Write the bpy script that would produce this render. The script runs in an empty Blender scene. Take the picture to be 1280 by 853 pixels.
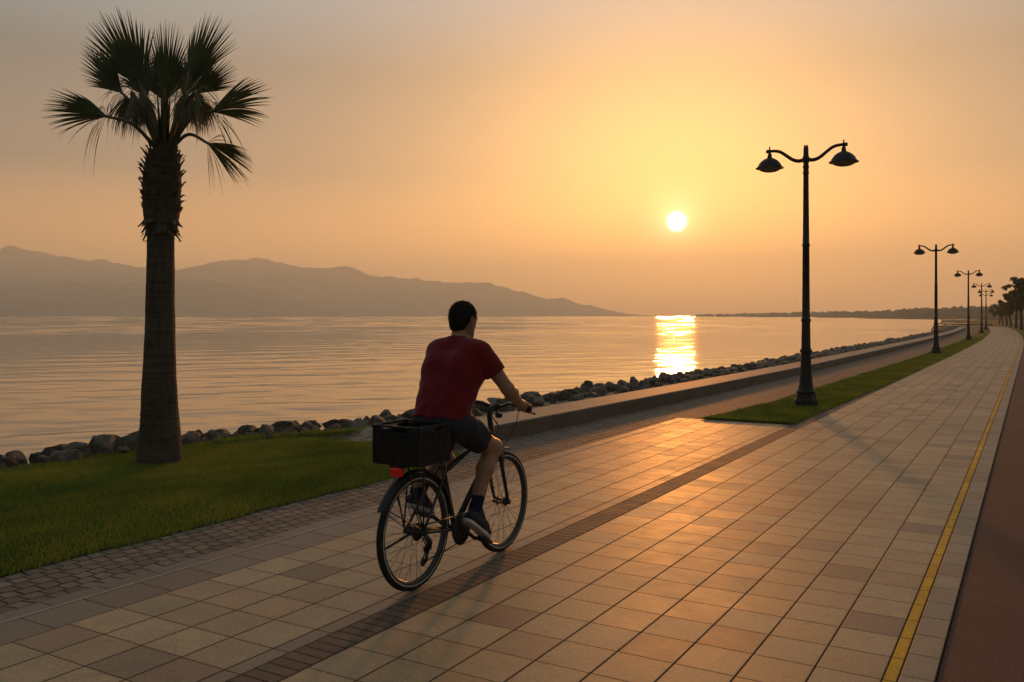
import bpy, bmesh, math, random
import numpy as np
from mathutils import Vector, Matrix, noise as mnoise

random.seed(7)
rng = np.random.default_rng(7)
scene = bpy.context.scene
COL = scene.collection
R = math.radians

# ------------------------------------------------------------------ frame
# x = across the promenade (u, right +), y = along it (v, away from camera)
F_PX, EYE, HORIZON, CX = 1100.0, 1.65, 395.0, 640.0
YAW = math.atan(650 / 1100)                     # camera looks this far left of the promenade's direction
FW = np.array([-math.sin(YAW), math.cos(YAW)])
RT = np.array([math.cos(YAW), math.sin(YAW)])

def at(px, py, depth):                          # reading a position off the photograph at a known distance
    q = (px - CX) * depth / F_PX * RT + depth * FW
    return Vector((q[0], q[1], EYE - (py - HORIZON) * depth / F_PX))

cam_d = bpy.data.cameras.new('camera')
cam = bpy.data.objects.new('camera', cam_d); COL.objects.link(cam)
cam.location = (0, 0, EYE)
cam.rotation_euler = (R(90), 0, YAW)
cam_d.sensor_width = 36
cam_d.lens = F_PX / 1280 * 36
cam_d.shift_y = -(426.5 - HORIZON) / 1280
cam_d.clip_start = 0.05
cam_d.clip_end = 60000
scene.camera = cam

SUN_AZ = YAW - math.atan(206 / F_PX)            # to the left of +y
SUN_EL = math.atan(118 / math.hypot(F_PX, 206))
SUN_DIR = Vector((-math.sin(SUN_AZ) * math.cos(SUN_EL), math.cos(SUN_AZ) * math.cos(SUN_EL), math.sin(SUN_EL)))

scene.view_settings.view_transform = 'Standard'
scene.view_settings.look = 'None'
scene.view_settings.exposure = 0.7
scene.view_settings.gamma = 1.0
scene.view_settings.use_curve_mapping = False
scene.cycles.max_bounces = 6
scene.cycles.volume_bounces = 1
scene.cycles.sample_clamp_indirect = 4.0
scene.cycles.caustics_reflective = False
scene.cycles.caustics_refractive = False

# ------------------------------------------------------------------ node helper
class NT:
    def __init__(s, tree): s.t = tree; s.t.nodes.clear()
    def n(s, ty, **kw):
        nd = s.t.nodes.new(ty)
        for k, v in kw.items(): setattr(nd, k, v)
        return nd
    def put(s, sock, v):
        if isinstance(v, bpy.types.NodeSocket): s.t.links.new(v, sock)
        elif isinstance(v, (tuple, list, Vector)):
            v = tuple(v)
            if len(sock.default_value) == 4 and len(v) == 3: v = v + (1,)
            sock.default_value = v
        else: sock.default_value = v
    def m(s, op, a, b=None, c=None, clamp=False):
        nd = s.n('ShaderNodeMath', operation=op); nd.use_clamp = clamp
        s.put(nd.inputs[0], a)
        if b is not None: s.put(nd.inputs[1], b)
        if c is not None: s.put(nd.inputs[2], c)
        return nd.outputs[0]
    def vm(s, op, a, b=None):
        nd = s.n('ShaderNodeVectorMath', operation=op)
        s.put(nd.inputs[0], a)
        if b is not None: s.put(nd.inputs[1], b)
        return nd.outputs['Value'] if op in ('DOT_PRODUCT', 'LENGTH') else nd.outputs[0]
    def mix(s, f, a, b, bt='MIX'):
        nd = s.n('ShaderNodeMix', data_type='RGBA', blend_type=bt)
        s.put(nd.inputs[0], f); s.put(nd.inputs[6], a); s.put(nd.inputs[7], b)
        return nd.outputs[2]
    def noise(s, vec, scale, detail=2.0, rough=0.5, dist=0.0):
        nd = s.n('ShaderNodeTexNoise')
        if vec is not None: s.put(nd.inputs['Vector'], vec)
        s.put(nd.inputs['Scale'], scale); s.put(nd.inputs['Detail'], detail); s.put(nd.inputs['Roughness'], rough)
        s.put(nd.inputs['Distortion'], dist)
        return nd.outputs[0]
    def ramp(s, f, stops, interp='LINEAR'):
        nd = s.n('ShaderNodeValToRGB'); nd.color_ramp.interpolation = interp
        el = nd.color_ramp.elements
        while len(el) < len(stops): el.new(0.5)
        for e, (p, c) in zip(el, stops):
            e.position = p
            e.color = (c, c, c, 1) if not isinstance(c, (tuple, list)) else tuple(c) + (1,)
        s.put(nd.inputs[0], f); return nd.outputs[0]
    def mr(s, v, a, b, c, d, smooth=False):
        nd = s.n('ShaderNodeMapRange'); nd.interpolation_type = 'SMOOTHSTEP' if smooth else 'LINEAR'
        for i, q in enumerate((v, a, b, c, d)): s.put(nd.inputs[i], q)
        return nd.outputs[0]
    def sep(s, v):
        nd = s.n('ShaderNodeSeparateXYZ'); s.put(nd.inputs[0], v); return nd.outputs
    def comb(s, x, y, z=0.0):
        nd = s.n('ShaderNodeCombineXYZ')
        for i, q in enumerate((x, y, z)): s.put(nd.inputs[i], q)
        return nd.outputs[0]
    def bump(s, h, strength, dist=0.01, normal=None):
        nd = s.n('ShaderNodeBump'); s.put(nd.inputs['Strength'], strength); s.put(nd.inputs['Distance'], dist)
        s.put(nd.inputs['Height'], h)
        if normal is not None: s.put(nd.inputs['Normal'], normal)
        return nd.outputs[0]
    def coords(s, which='Object'): return s.n('ShaderNodeTexCoord').outputs[which]

def principled(t, color, rough=0.6, normal=None, spec=0.5, metal=0.0, **kw):
    p = t.n('ShaderNodeBsdfPrincipled')
    t.put(p.inputs['Base Color'], color); t.put(p.inputs['Roughness'], rough)
    t.put(p.inputs['Specular IOR Level'], spec); t.put(p.inputs['Metallic'], metal)
    if normal is not None: t.put(p.inputs['Normal'], normal)
    for k, v in kw.items(): t.put(p.inputs[k.replace('_', ' ')], v)
    o = t.n('ShaderNodeOutputMaterial'); t.t.links.new(p.outputs[0], o.inputs[0])
    return p

def material(name):
    m = bpy.data.materials.new(name); m.use_nodes = True
    return m, NT(m.node_tree)

def simple_mat(name, col, rough=0.6, spec=0.5, metal=0.0, var=0.25, scale=30.0, bump=0.0, bscale=None, **kw):
    m, t = material(name)
    c = t.coords('Object')
    nz = t.noise(c, scale, 3)
    f = t.mr(nz, 0.3, 0.7, 1 - var, 1 + var)
    colr = t.mix(1.0, col, t.comb(f, f, f), 'MULTIPLY')
    nrm = t.bump(t.noise(c, bscale or scale * 2, 4), bump, 0.01) if bump else None
    rg = t.mr(nz, 0.3, 0.7, max(rough - 0.08, 0.02), min(rough + 0.08, 1))
    principled(t, colr, rg, nrm, spec, metal, **kw)
    return m

# ------------------------------------------------------------------ world
def build_world():
    w = bpy.data.worlds.new('World'); scene.world = w; w.use_nodes = True
    t = NT(w.node_tree)
    d = t.coords('Generated')
    z = t.sep(d)[2]
    ang = t.m('ARCCOSINE', t.m('MINIMUM', t.vm('DOT_PRODUCT', d, tuple(SUN_DIR)), 0.999999))   # angle from the sun, rad
    el = t.m('ARCSINE', t.m('MAXIMUM', t.m('MINIMUM', z, 1.0), -1.0))
    eld = t.mr(el, 0.0, R(90), 0.0, 1.0)
    base = t.ramp(eld, [(0.0, (0.95, 0.40, 0.115)), (0.045, (0.80, 0.34, 0.10)), (0.10, (0.09, 0.08, 0.085)),
                        (0.17, (0.03, 0.065, 0.085)), (0.24, (0.155, 0.235, 0.255)), (0.40, (0.25, 0.265, 0.255)), (1.0, (0.15, 0.16, 0.175))])
    # the horizon band and the half of the sky away from the sun are duller
    side = t.ramp(t.m('DIVIDE', ang, math.pi), [(0.0, (0.46, 0.34, 0.62)), (0.10, (0.72, 0.72, 0.92)), (0.19, (0.84, 0.90, 0.97)), (0.40, (0.42, 0.48, 0.56)), (1.0, (0.26, 0.30, 0.36))])
    col = t.mix(1.0, base, side, 'MULTIPLY')
    ny = t.n('ShaderNodeTexSky'); ny.sky_type = 'NISHITA'; ny.sun_disc = False
    ny.sun_elevation = SUN_EL; ny.sun_rotation = -SUN_AZ
    ny.dust_density = 4.0; ny.air_density = 1.2; ny.ozone_density = 1.0
    nyc = t.mix(1.0, ny.outputs[0], (0.03, 0.026, 0.02), 'MULTIPLY')
    col = t.mix(1.0, col, nyc, 'ADD')
    # aureole
    def glow(width, c):
        g = t.m('EXPONENT', t.m('MULTIPLY', t.m('DIVIDE', ang, R(width)), -1.0))
        return t.mix(1.0, c, t.comb(g, g, g), 'MULTIPLY')
    col = t.mix(1.0, col, glow(0.8, (2.2, 1.6, 0.9)), 'ADD')
    disc = t.mr(ang, R(0.30), R(0.74), 1.0, 0.0, True)
    col = t.mix(1.0, col, t.mix(1.0, (9.0, 8.0, 5.5), t.comb(disc, disc, disc), 'MULTIPLY'), 'ADD')
    bg = t.n('ShaderNodeBackground'); t.put(bg.inputs[0], col); bg.inputs[1].default_value = 1.0
    o = t.n('ShaderNodeOutputWorld'); t.t.links.new(bg.outputs[0], o.inputs[0])
build_world()

sun_d = bpy.data.lights.new('sun', 'SUN'); sun_d.energy = 2.9; sun_d.angle = R(2.4); sun_d.color = (1.0, 0.335, 0.06)
sun = bpy.data.objects.new('sun', sun_d); COL.objects.link(sun)
sun.rotation_euler = SUN_DIR.to_track_quat('Z', 'Y').to_euler()

HAZE_DENSITY = 0.00042

# ------------------------------------------------------------------ object helpers
def tag(o, label=None, cat=None, group=None, kind=None):
    if label: o['label'] = label
    if cat: o['category'] = cat
    if group: o['group'] = group
    if kind: o['kind'] = kind
    return o

def link(name, me, parent=None, mats=()):
    o = bpy.data.objects.new(name, me); COL.objects.link(o)
    for m in mats: me.materials.append(m)
    if parent is not None: o.parent = parent
    return o

def empty(name, loc=(0, 0, 0), rotz=0.0):
    o = bpy.data.objects.new(name, None); COL.objects.link(o)
    o.location = loc; o.rotation_euler = (0, 0, rotz); o.empty_display_size = 0.2
    return o

def np_mesh(name, V, faces, smooth=False, uv=None, uvname='UV'):
    """faces: int array (n,k) or list of lists"""
    me = bpy.data.meshes.new(name)
    V = np.asarray(V, np.float32)
    if isinstance(faces, np.ndarray):
        n, k = faces.shape
        me.vertices.add(len(V)); me.vertices.foreach_set('co', V.ravel())
        me.loops.add(n * k); me.loops.foreach_set('vertex_index', faces.astype(np.int32).ravel())
        me.polygons.add(n)
        me.polygons.foreach_set('loop_start', np.arange(0, n * k, k, dtype=np.int32))
        me.polygons.foreach_set('loop_total', np.full(n, k, np.int32))
        me.update(calc_edges=True); me.validate()
    else:
        me.from_pydata([tuple(map(float, v)) for v in V], [], [list(map(int, f)) for f in faces])
    if smooth: me.polygons.foreach_set('use_smooth', [True] * len(me.polygons))
    if uv is not None:
        l = me.uv_layers.new(name=uvname)
        idx = np.empty(len(me.loops), np.int32); me.loops.foreach_get('vertex_index', idx)
        l.data.foreach_set('uv', np.asarray(uv, np.float32)[idx].ravel())
    me.update()
    return me

class MB:
    """collects tubes, lathes, boxes into one mesh"""
    def __init__(s): s.V = []; s.F = []; s.sm = []
    def add(s, V, F, smooth=True):
        b = len(s.V); s.V += [tuple(v) for v in V]; s.F += [[i + b for i in f] for f in F]; s.sm += [smooth] * len(F)
    def tube(s, pts, rad, n=10, closed=False, flat=1.0):
        pts = [Vector(p) for p in pts]; m = len(pts)
        rr = rad if isinstance(rad, (list, tuple)) else [rad] * m
        V = []; prev = None
        for i, p in enumerate(pts):
            if closed: tg = pts[(i + 1) % m] - pts[i - 1]
            else: tg = pts[min(i + 1, m - 1)] - pts[max(i - 1, 0)]
            tg.normalize()
            if prev is None:
                a = Vector((0, 0, 1)) if abs(tg.z) < 0.9 else Vector((0, 1, 0))
                nrm = (a - tg * a.dot(tg)).normalized()
            else:
                nrm = (prev - tg * prev.dot(tg)).normalized()
            prev = nrm; bn = tg.cross(nrm)
            for k in range(n):
                an = 2 * math.pi * k / n
                V.append(p + nrm * (math.cos(an) * rr[i]) + bn * (math.sin(an) * rr[i] * flat))
        F = []
        for i in range(m if closed else m - 1):
            j = (i + 1) % m
            for k in range(n):
                k2 = (k + 1) % n
                F.append([i * n + k, i * n + k2, j * n + k2, j * n + k])
        if not closed:
            F.append(list(range(n))[::-1]); F.append([(m - 1) * n + k for k in range(n)])
        s.add(V, F)
        return s
    def lathe(s, prof, n=20, origin=(0, 0, 0), axis='z', smooth=True, cap=True):
        V = []
        o = Vector(origin)
        for (r, h) in prof:
            for k in range(n):
                a = 2 * math.pi * k / n
                c, d = r * math.cos(a), r * math.sin(a)
                V.append(o + (Vector((c, d, h)) if axis == 'z' else Vector((c, h, d)) if axis == 'y' else Vector((h, c, d))))
        F = []
        for i in range(len(prof) - 1):
            for k in range(n):
                k2 = (k + 1) % n
                F.append([i * n + k, i * n + k2, (i + 1) * n + k2, (i + 1) * n + k])
        if cap:
            F.append(list(range(n))[::-1]); F.append([(len(prof) - 1) * n + k for k in range(n)])
        s.add(V, F, smooth); return s
    def box(s, c, size, M=None, bev=0.0):
        x, y, z = (q / 2 for q in size); c = Vector(c)
        bm = bmesh.new(); bmesh.ops.create_cube(bm, size=1)
        for v in bm.verts: v.co = Vector((v.co.x * size[0], v.co.y * size[1], v.co.z * size[2]))
        if bev: bmesh.ops.bevel(bm, geom=bm.edges[:], offset=bev, segments=2, affect='EDGES', profile=0.5)
        bm.verts.index_update()
        V = [(M @ v.co if M else v.co) + c for v in bm.verts]
        F = [[v.index for v in f.verts] for f in bm.faces]
        bm.free(); s.add(V, F, False); return s
    def build(s, name, mat, parent=None, smooth=True):
        me = bpy.data.meshes.new(name); me.from_pydata(s.V, [], s.F)
        me.polygons.foreach_set('use_smooth', [bool(q and smooth) for q in s.sm]); me.update()
        bm = bmesh.new(); bm.from_mesh(me); bmesh.ops.recalc_face_normals(bm, faces=bm.faces[:]); bm.to_mesh(me); bm.free()
        return link(name, me, parent, [mat] if not isinstance(mat, (list, tuple)) else mat)

def children(o): return [c for c in bpy.data.objects if c.parent == o]
def copy_tree(o, parent=None):
    c = o.copy(); COL.objects.link(c)
    if parent is not None: c.parent = parent
    for ch in children(o): copy_tree(ch, c)
    return c

def catmull(pts, n=8):
    pts = [Vector(p) for p in pts]; out = []
    P = [pts[0] * 2 - pts[1]] + pts + [pts[-1] * 2 - pts[-2]]
    for i in range(1, len(P) - 2):
        for k in range(n):
            t = k / n; a, b, c, d = P[i - 1], P[i], P[i + 1], P[i + 2]
            out.append(0.5 * ((2 * b) + (c - a) * t + (2 * a - 5 * b + 4 * c - d) * t * t + (3 * b - a - 3 * c + d) * t ** 3))
    out.append(pts[-1]); return out

# ================================================================== SETTING
def bend(v):                                    # the promenade swings left far away
    c = 0.0
    if v > 50: c -= 3e-4 * (v - 50) ** 2
    if v > 138: c -= 6e-3 * (v - 138) ** 2
    return c

def vstations(v0, v1):
    out = [v0]; v = v0
    while v < v1 - 1e-6:
        v = min(v + (0.5 if v < 20 else 2.0 if v < 60 else 4.0), v1); out.append(v)
    return out

def strip(name, u0, u1, v0, v1, mat, z=0.0, kind='structure', nu=1):
    f0 = u0 if callable(u0) else (lambda v: u0); f1 = u1 if callable(u1) else (lambda v: u1)
    V = []; UV = []; vs = vstations(v0, v1)
    for v in vs:
        for k in range(nu + 1):
            u = f0(v) + (f1(v) - f0(v)) * k / nu
            V.append((u + bend(v), v, z)); UV.append((u, v))
    F = []
    for i in range(len(vs) - 1):
        for k in range(nu):
            a = i * (nu + 1) + k
            F.append([a, a + 1, a + nu + 2, a + nu + 1])
    o = link(name, np_mesh(name, V, np.array(F), uv=UV), None, [mat])
    if kind: o['kind'] = kind
    return o

def paving_mat(name, w, l, u0, v0, base, dark, pdark=0.1, jw=0.0045, jl=0.003, offset=0.0, rough=0.57, var=0.16, jcol=(0.016, 0.012, 0.008), jitter=0.0, worn=0.5, bstr=0.5, spec=0.36):
    m, t = material(name)
    uv = t.n('ShaderNodeUVMap', uv_map='UV').outputs[0]
    if jitter:
        nz = t.n('ShaderNodeTexNoise'); t.put(nz.inputs['Vector'], uv); t.put(nz.inputs['Scale'], 4.0); t.put(nz.inputs['Detail'], 2.0)
        dv = t.vm('MULTIPLY', t.vm('SUBTRACT', nz.outputs[1], (0.5, 0.5, 0.5)), (jitter, jitter, 0))
        uvd = t.vm('ADD', uv, dv)
    else: uvd = uv
    s = t.sep(uvd)
    fu = t.m('DIVIDE', t.m('SUBTRACT', s[0], u0), w)
    iu = t.m('FLOOR', fu)
    fv = t.m('DIVIDE', t.m('SUBTRACT', s[1], v0), l)
    if offset: fv = t.m('ADD', fv, t.m('MULTIPLY', t.n('ShaderNodeTexWhiteNoise', noise_dimensions='1D').outputs[0] if False else t.m('FRACT', t.m('MULTIPLY', iu, offset)), 1.0))
    iv = t.m('FLOOR', fv)
    ru, rv = t.m('FRACT', fu), t.m('FRACT', fv)
    du = t.m('MULTIPLY', t.m('MINIMUM', ru, t.m('SUBTRACT', 1.0, ru)), w)
    dv_ = t.m('MULTIPLY', t.m('MINIMUM', rv, t.m('SUBTRACT', 1.0, rv)), l)
    edge = t.noise(uv, 60, 2)                               # joints not perfectly straight
    e = t.m('MULTIPLY', t.m('SUBTRACT', edge, 0.5), 0.004)
    ju = t.mr(t.m('ADD', du, e), jw * 0.6, jw * 1.5, 1.0, 0.0, True)
    jv = t.mr(t.m('ADD', dv_, e), jl * 0.6, jl * 1.5, 1.0, 0.0, True)
    joint = t.m('MAXIMUM', ju, jv)
    wn = t.n('ShaderNodeTexWhiteNoise', noise_dimensions='3D'); t.put(wn.inputs['Vector'], t.comb(iu, iv, 3.0))
    r1 = wn.outputs[0]; rc = t.sep(wn.outputs[1])
    big = t.noise(uv, 0.55, 4, 0.6); mid = t.noise(uv, 5.0, 4, 0.65); fine = t.noise(uv, 130.0, 2, 0.75); grain = t.noise(uv, 55.0, 2, 0.6)
    tone = t.mr(r1, 0.0, 1.0, 1 - var, 1 + var)
    tone = t.m('MULTIPLY', tone, t.mr(big, 0.3, 0.7, 0.86, 1.12))
    tone = t.m('MULTIPLY', tone, t.mr(mid, 0.25, 0.75, 1 - 0.22 * worn * 2, 1 + 0.10))
    tone = t.m('MULTIPLY', tone, t.mr(fine, 0.3, 0.7, 0.72, 1.26))
    tone = t.m('MULTIPLY', tone, t.mr(grain, 0.3, 0.7, 0.84, 1.15))
    isdark = t.mr(rc[1], pdark, pdark + 0.02, 1.0, 0.0)
    col = t.mix(isdark, base, dark)
    col = t.mix(t.m('MULTIPLY', rc[2], 0.6), col, tuple(b * q for b, q in zip(base, (1.02, 0.86, 0.74))))
    col = t.mix(t.m('MULTIPLY', t.mr(rc[0], 0.6, 1.0, 0, 1), 0.5), col, tuple(b * q for b, q in zip(base, (0.86, 0.92, 1.0))))
    col = t.mix(1.0, col, t.comb(tone, tone, tone), 'MULTIPLY')
    sp = t.noise(uv, 13.0, 1, 0.4); col = t.mix(t.m('MULTIPLY', t.mr(sp, 0.70, 0.74, 0, 1, True), 0.22), col, jcol)
    drip = t.noise(uv, 2.3, 5, 0.7, 0.8); col = t.mix(t.m('MULTIPLY', t.mr(drip, 0.56, 0.72, 0, 1, True), 0.38), col, tuple(b * 0.45 for b in base))
    grime = t.m('MULTIPLY', t.mr(t.m('MINIMUM', du, dv_), 0.0, 0.03, 1.0, 0.0, True), t.mr(mid, 0.35, 0.65, 0.0, 0.4))
    col = t.mix(grime, col, t.mix(0.5, col, jcol))
    col = t.mix(joint, col, jcol)
    hgt = t.m('ADD', t.m('MULTIPLY', joint, -1.0), t.m('ADD', t.m('MULTIPLY', r1, 0.10), t.m('ADD', t.m('MULTIPLY', fine, 0.16), t.m('MULTIPLY', grain, 0.10))))
    nrm = t.bump(hgt, bstr, 0.006)
    rg = t.m('ADD', t.mr(mid, 0.3, 0.7, rough - 0.03, rough + 0.04), t.m('MULTIPLY', joint, 0.4), clamp=True)
    rg = t.m('ADD', rg, t.mr(rc[0], 0, 1, -0.03, 0.03))
    principled(t, col, rg, nrm, spec)
    return m

TW, TL = 0.2925, 0.3055
BASE = (0.40, 0.295, 0.165); DARK = (0.205, 0.155, 0.108)
mat_tiles = paving_mat('sandstone_paving', TW, TL, -2.925, 0.015, BASE, DARK, 0.14)
mat_tiles_left = paving_mat('sandstone_paving_by_band', 0.30, TL, -4.44, 0.10, BASE, DARK, 0.14)
mat_band = paving_mat('dark_border_slabs', 0.32, 0.37, -4.76, 0.18, (0.215, 0.165, 0.115), (0.17, 0.13, 0.095), 0.25, jw=0.002, var=0.09)
mat_kerbband = paving_mat('narrow_kerb_slabs', 0.15, 0.36, -4.925, 0.1, (0.20, 0.155, 0.115), (0.155, 0.12, 0.09), 0.3, var=0.12)
mat_brick = paving_mat('dark_brick_strip', 0.20, 0.0815, -3.13, 0.0, (0.15, 0.112, 0.08), (0.11, 0.083, 0.06), 0.3, jw=0.003, jl=0.004, var=0.16, jcol=(0.012, 0.01, 0.008), rough=0.72, spec=0.25)
mat_thin = paving_mat('thin_slabs', 0.11, TL, -3.24, 0.10, (0.26, 0.20, 0.135), (0.21, 0.16, 0.11), 0.2)
mat_yellow = paving_mat('yellow_painted_tiles', 0.062, TL, -0.586, 0.015, (0.78, 0.43, 0.03), (0.60, 0.32, 0.03), 0.25, var=0.10, worn=0.8, rough=0.7, spec=0.2)
mat_border = paving_mat('narrow_border_tiles', 0.148, TL, -0.524, 0.11, (0.285, 0.225, 0.155), (0.22, 0.17, 0.12), 0.2)
mat_setts = paving_mat('granite_setts', 0.118, 0.112, -4.92, 0.0, (0.20, 0.165, 0.125), (0.14, 0.115, 0.09), 0.25, jw=0.006, jl=0.006, offset=0.37, var=0.25, jitter=0.10, rough=0.75, spec=0.22, bstr=1.0, jcol=(0.03, 0.026, 0.02))

V0, V1 = -3.0, 170.0
strip('paved_path', -2.925, -0.586, V0, V1, mat_tiles)
strip('brick_strip', -3.13, -2.925, V0, V1, mat_brick)
strip('slab_strip', -3.24, -3.13, V0, 13.95, mat_thin)
strip('paved_path', -4.44, -3.24, V0, 13.7, mat_tiles_left)
strip('border_band', -4.755, -4.44, V0, 13.65, mat_band)
strip('yellow_line', -0.586, -0.524, V0, V1, mat_yellow)
strip('border_strip', -0.524, -0.376, V0, V1, mat_border)
# light raised lip of the border band
def lip():
    V = []; F = []; vs = vstations(V0, 13.6)
    for v in vs:
        V += [(-4.775, v, -0.01), (-4.775, v, 0.003), (-4.755, v, 0.003), (-4.755, v, -0.01)]
    for i in range(len(vs) - 1):
        for k in range(3):
            a = i * 4 + k; F.append([a, a + 4, a + 5, a + 1])
    o = link('stone_edging', np_mesh('stone_edging', V, np.array(F)), None, [simple_mat('pale_edging', (0.34, 0.27, 0.19), 0.55, var=0.2, scale=8)])
    o['kind'] = 'structure'
lip()
strip('kerb_band', -4.92, -4.775, V0, 13.6, mat_kerbband)

def wall_u(v):                                  # front face of the low sea wall
    xs = [(-5, -6.15), (9, -6.12), (13, -5.97), (18, -5.8), (26, -5.62), (40, -5.58), (200, -5.58)]
    for (a, ua), (b, ub) in zip(xs, xs[1:]):
        if a <= v <= b: return ua + (ub - ua) * (v - a) / (b - a)
    return xs[-1][1]
def lawn_edge(v): return -5.61 + 0.02 * math.sin(v * 3.1) + 0.012 * math.sin(v * 7.7 + 1)
strip('cobbled_path', lambda v: (-5.66 if v < 8.9 else wall_u(v) - 0.02), lambda v: -4.92 if v < 13.6 else float(np.interp(v, [13, 13.62, 17, 24, 38, 200], [-4.45, -4.45, -4.19, -4.1, -3.9, -3.9])), V0, V1, mat_setts, z=-0.004)

# track
def track_mat():
    m, t = material('red_asphalt')
    uv = t.n('ShaderNodeUVMap', uv_map='UV').outputs[0]
    a = t.noise(uv, 160, 2, 0.7); b = t.noise(uv, 0.8, 4, 0.6); c = t.noise(uv, 420, 1)
    col = t.ramp(b, [(0.3, (0.085, 0.042, 0.033)), (0.7, (0.115, 0.058, 0.045))])
    f = t.m('MULTIPLY', t.mr(a, 0.3, 0.7, 0.5, 1.5), t.mr(t.noise(uv, 70, 2, 0.7), 0.3, 0.7, 0.6, 1.4))
    col = t.mix(1.0, col, t.comb(f, f, f), 'MULTIPLY')
    principled(t, col, 0.85, t.bump(t.m('ADD', a, t.m('MULTIPLY', c, 0.5)), 0.8, 0.006), 0.3)
    return m
def track():
    V = []; UV = []; vs = vstations(V0, 84.0)
    for v in vs:
        veer = 0.0 if v < 66 else 0.02 * (v - 66) ** 2
        for u in (-0.372 + veer, 1.2 + veer, 3.0 + veer):
            V.append((u + bend(v), v, -0.008)); UV.append((u, v))
    F = [[i * 3 + k, i * 3 + k + 1, i * 3 + k + 4, i * 3 + k + 3] for i in range(len(vs) - 1) for k in (0, 1)]
    o = link('cycle_track', np_mesh('cycle_track', V, np.array(F), uv=UV), None, [track_mat()]); o['kind'] = 'structure'
track()

# land under everything, ending at the shore
SHORE = [(-10.2, -30), (-10.0, 3), (-9.9, 7), (-9.3, 9), (-8.3, 12), (-7.9, 16), (-7.4, 30), (-7.4, 60), (-8.0, 90), (-9.4, 120), (-12.5, 150), (-15, 172), (-10, 184), (-6, 200), (-6, 240), (-10, 300), (-22, 352), (-30, 378), (-20, 386), (10, 400), (60, 480), (160, 620), (420, 640), (420, -30)]
def soil_mat():
    m, t = material('grassy_soil')
    c = t.coords('Object')
    a = t.noise(c, 0.5, 5, 0.6); b = t.noise(c, 40, 3, 0.7)
    col = t.ramp(a, [(0.3, (0.055, 0.075, 0.018)), (0.6, (0.075, 0.085, 0.022)), (0.8, (0.12, 0.095, 0.05))])
    f = t.mr(b, 0.3, 0.7, 0.6, 1.35)
    col = t.mix(1.0, col, t.comb(f, f, f), 'MULTIPLY')
    principled(t, col, 0.95, t.bump(b, 0.6, 0.03), 0.2)
    return m
mat_soil = soil_mat()
def land():
    bm = bmesh.new()
    top = [bm.verts.new((x, y, -0.05)) for x, y in SHORE]
    low = [bm.verts.new((x - 1.2, y, -2.2)) for x, y in SHORE]
    f = bm.faces.new(top)
    n = len(top)
    for i in range(n):
        j = (i + 1) % n; bm.faces.new([top[j], top[i], low[i], low[j]])
    bmesh.ops.triangulate(bm, faces=[f]); bmesh.ops.recalc_face_normals(bm, faces=bm.faces[:])
    me = bpy.data.meshes.new('ground'); bm.to_mesh(me); bm.free()
    link('ground', me, None, [mat_soil])['kind'] = 'structure'
land()

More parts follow.
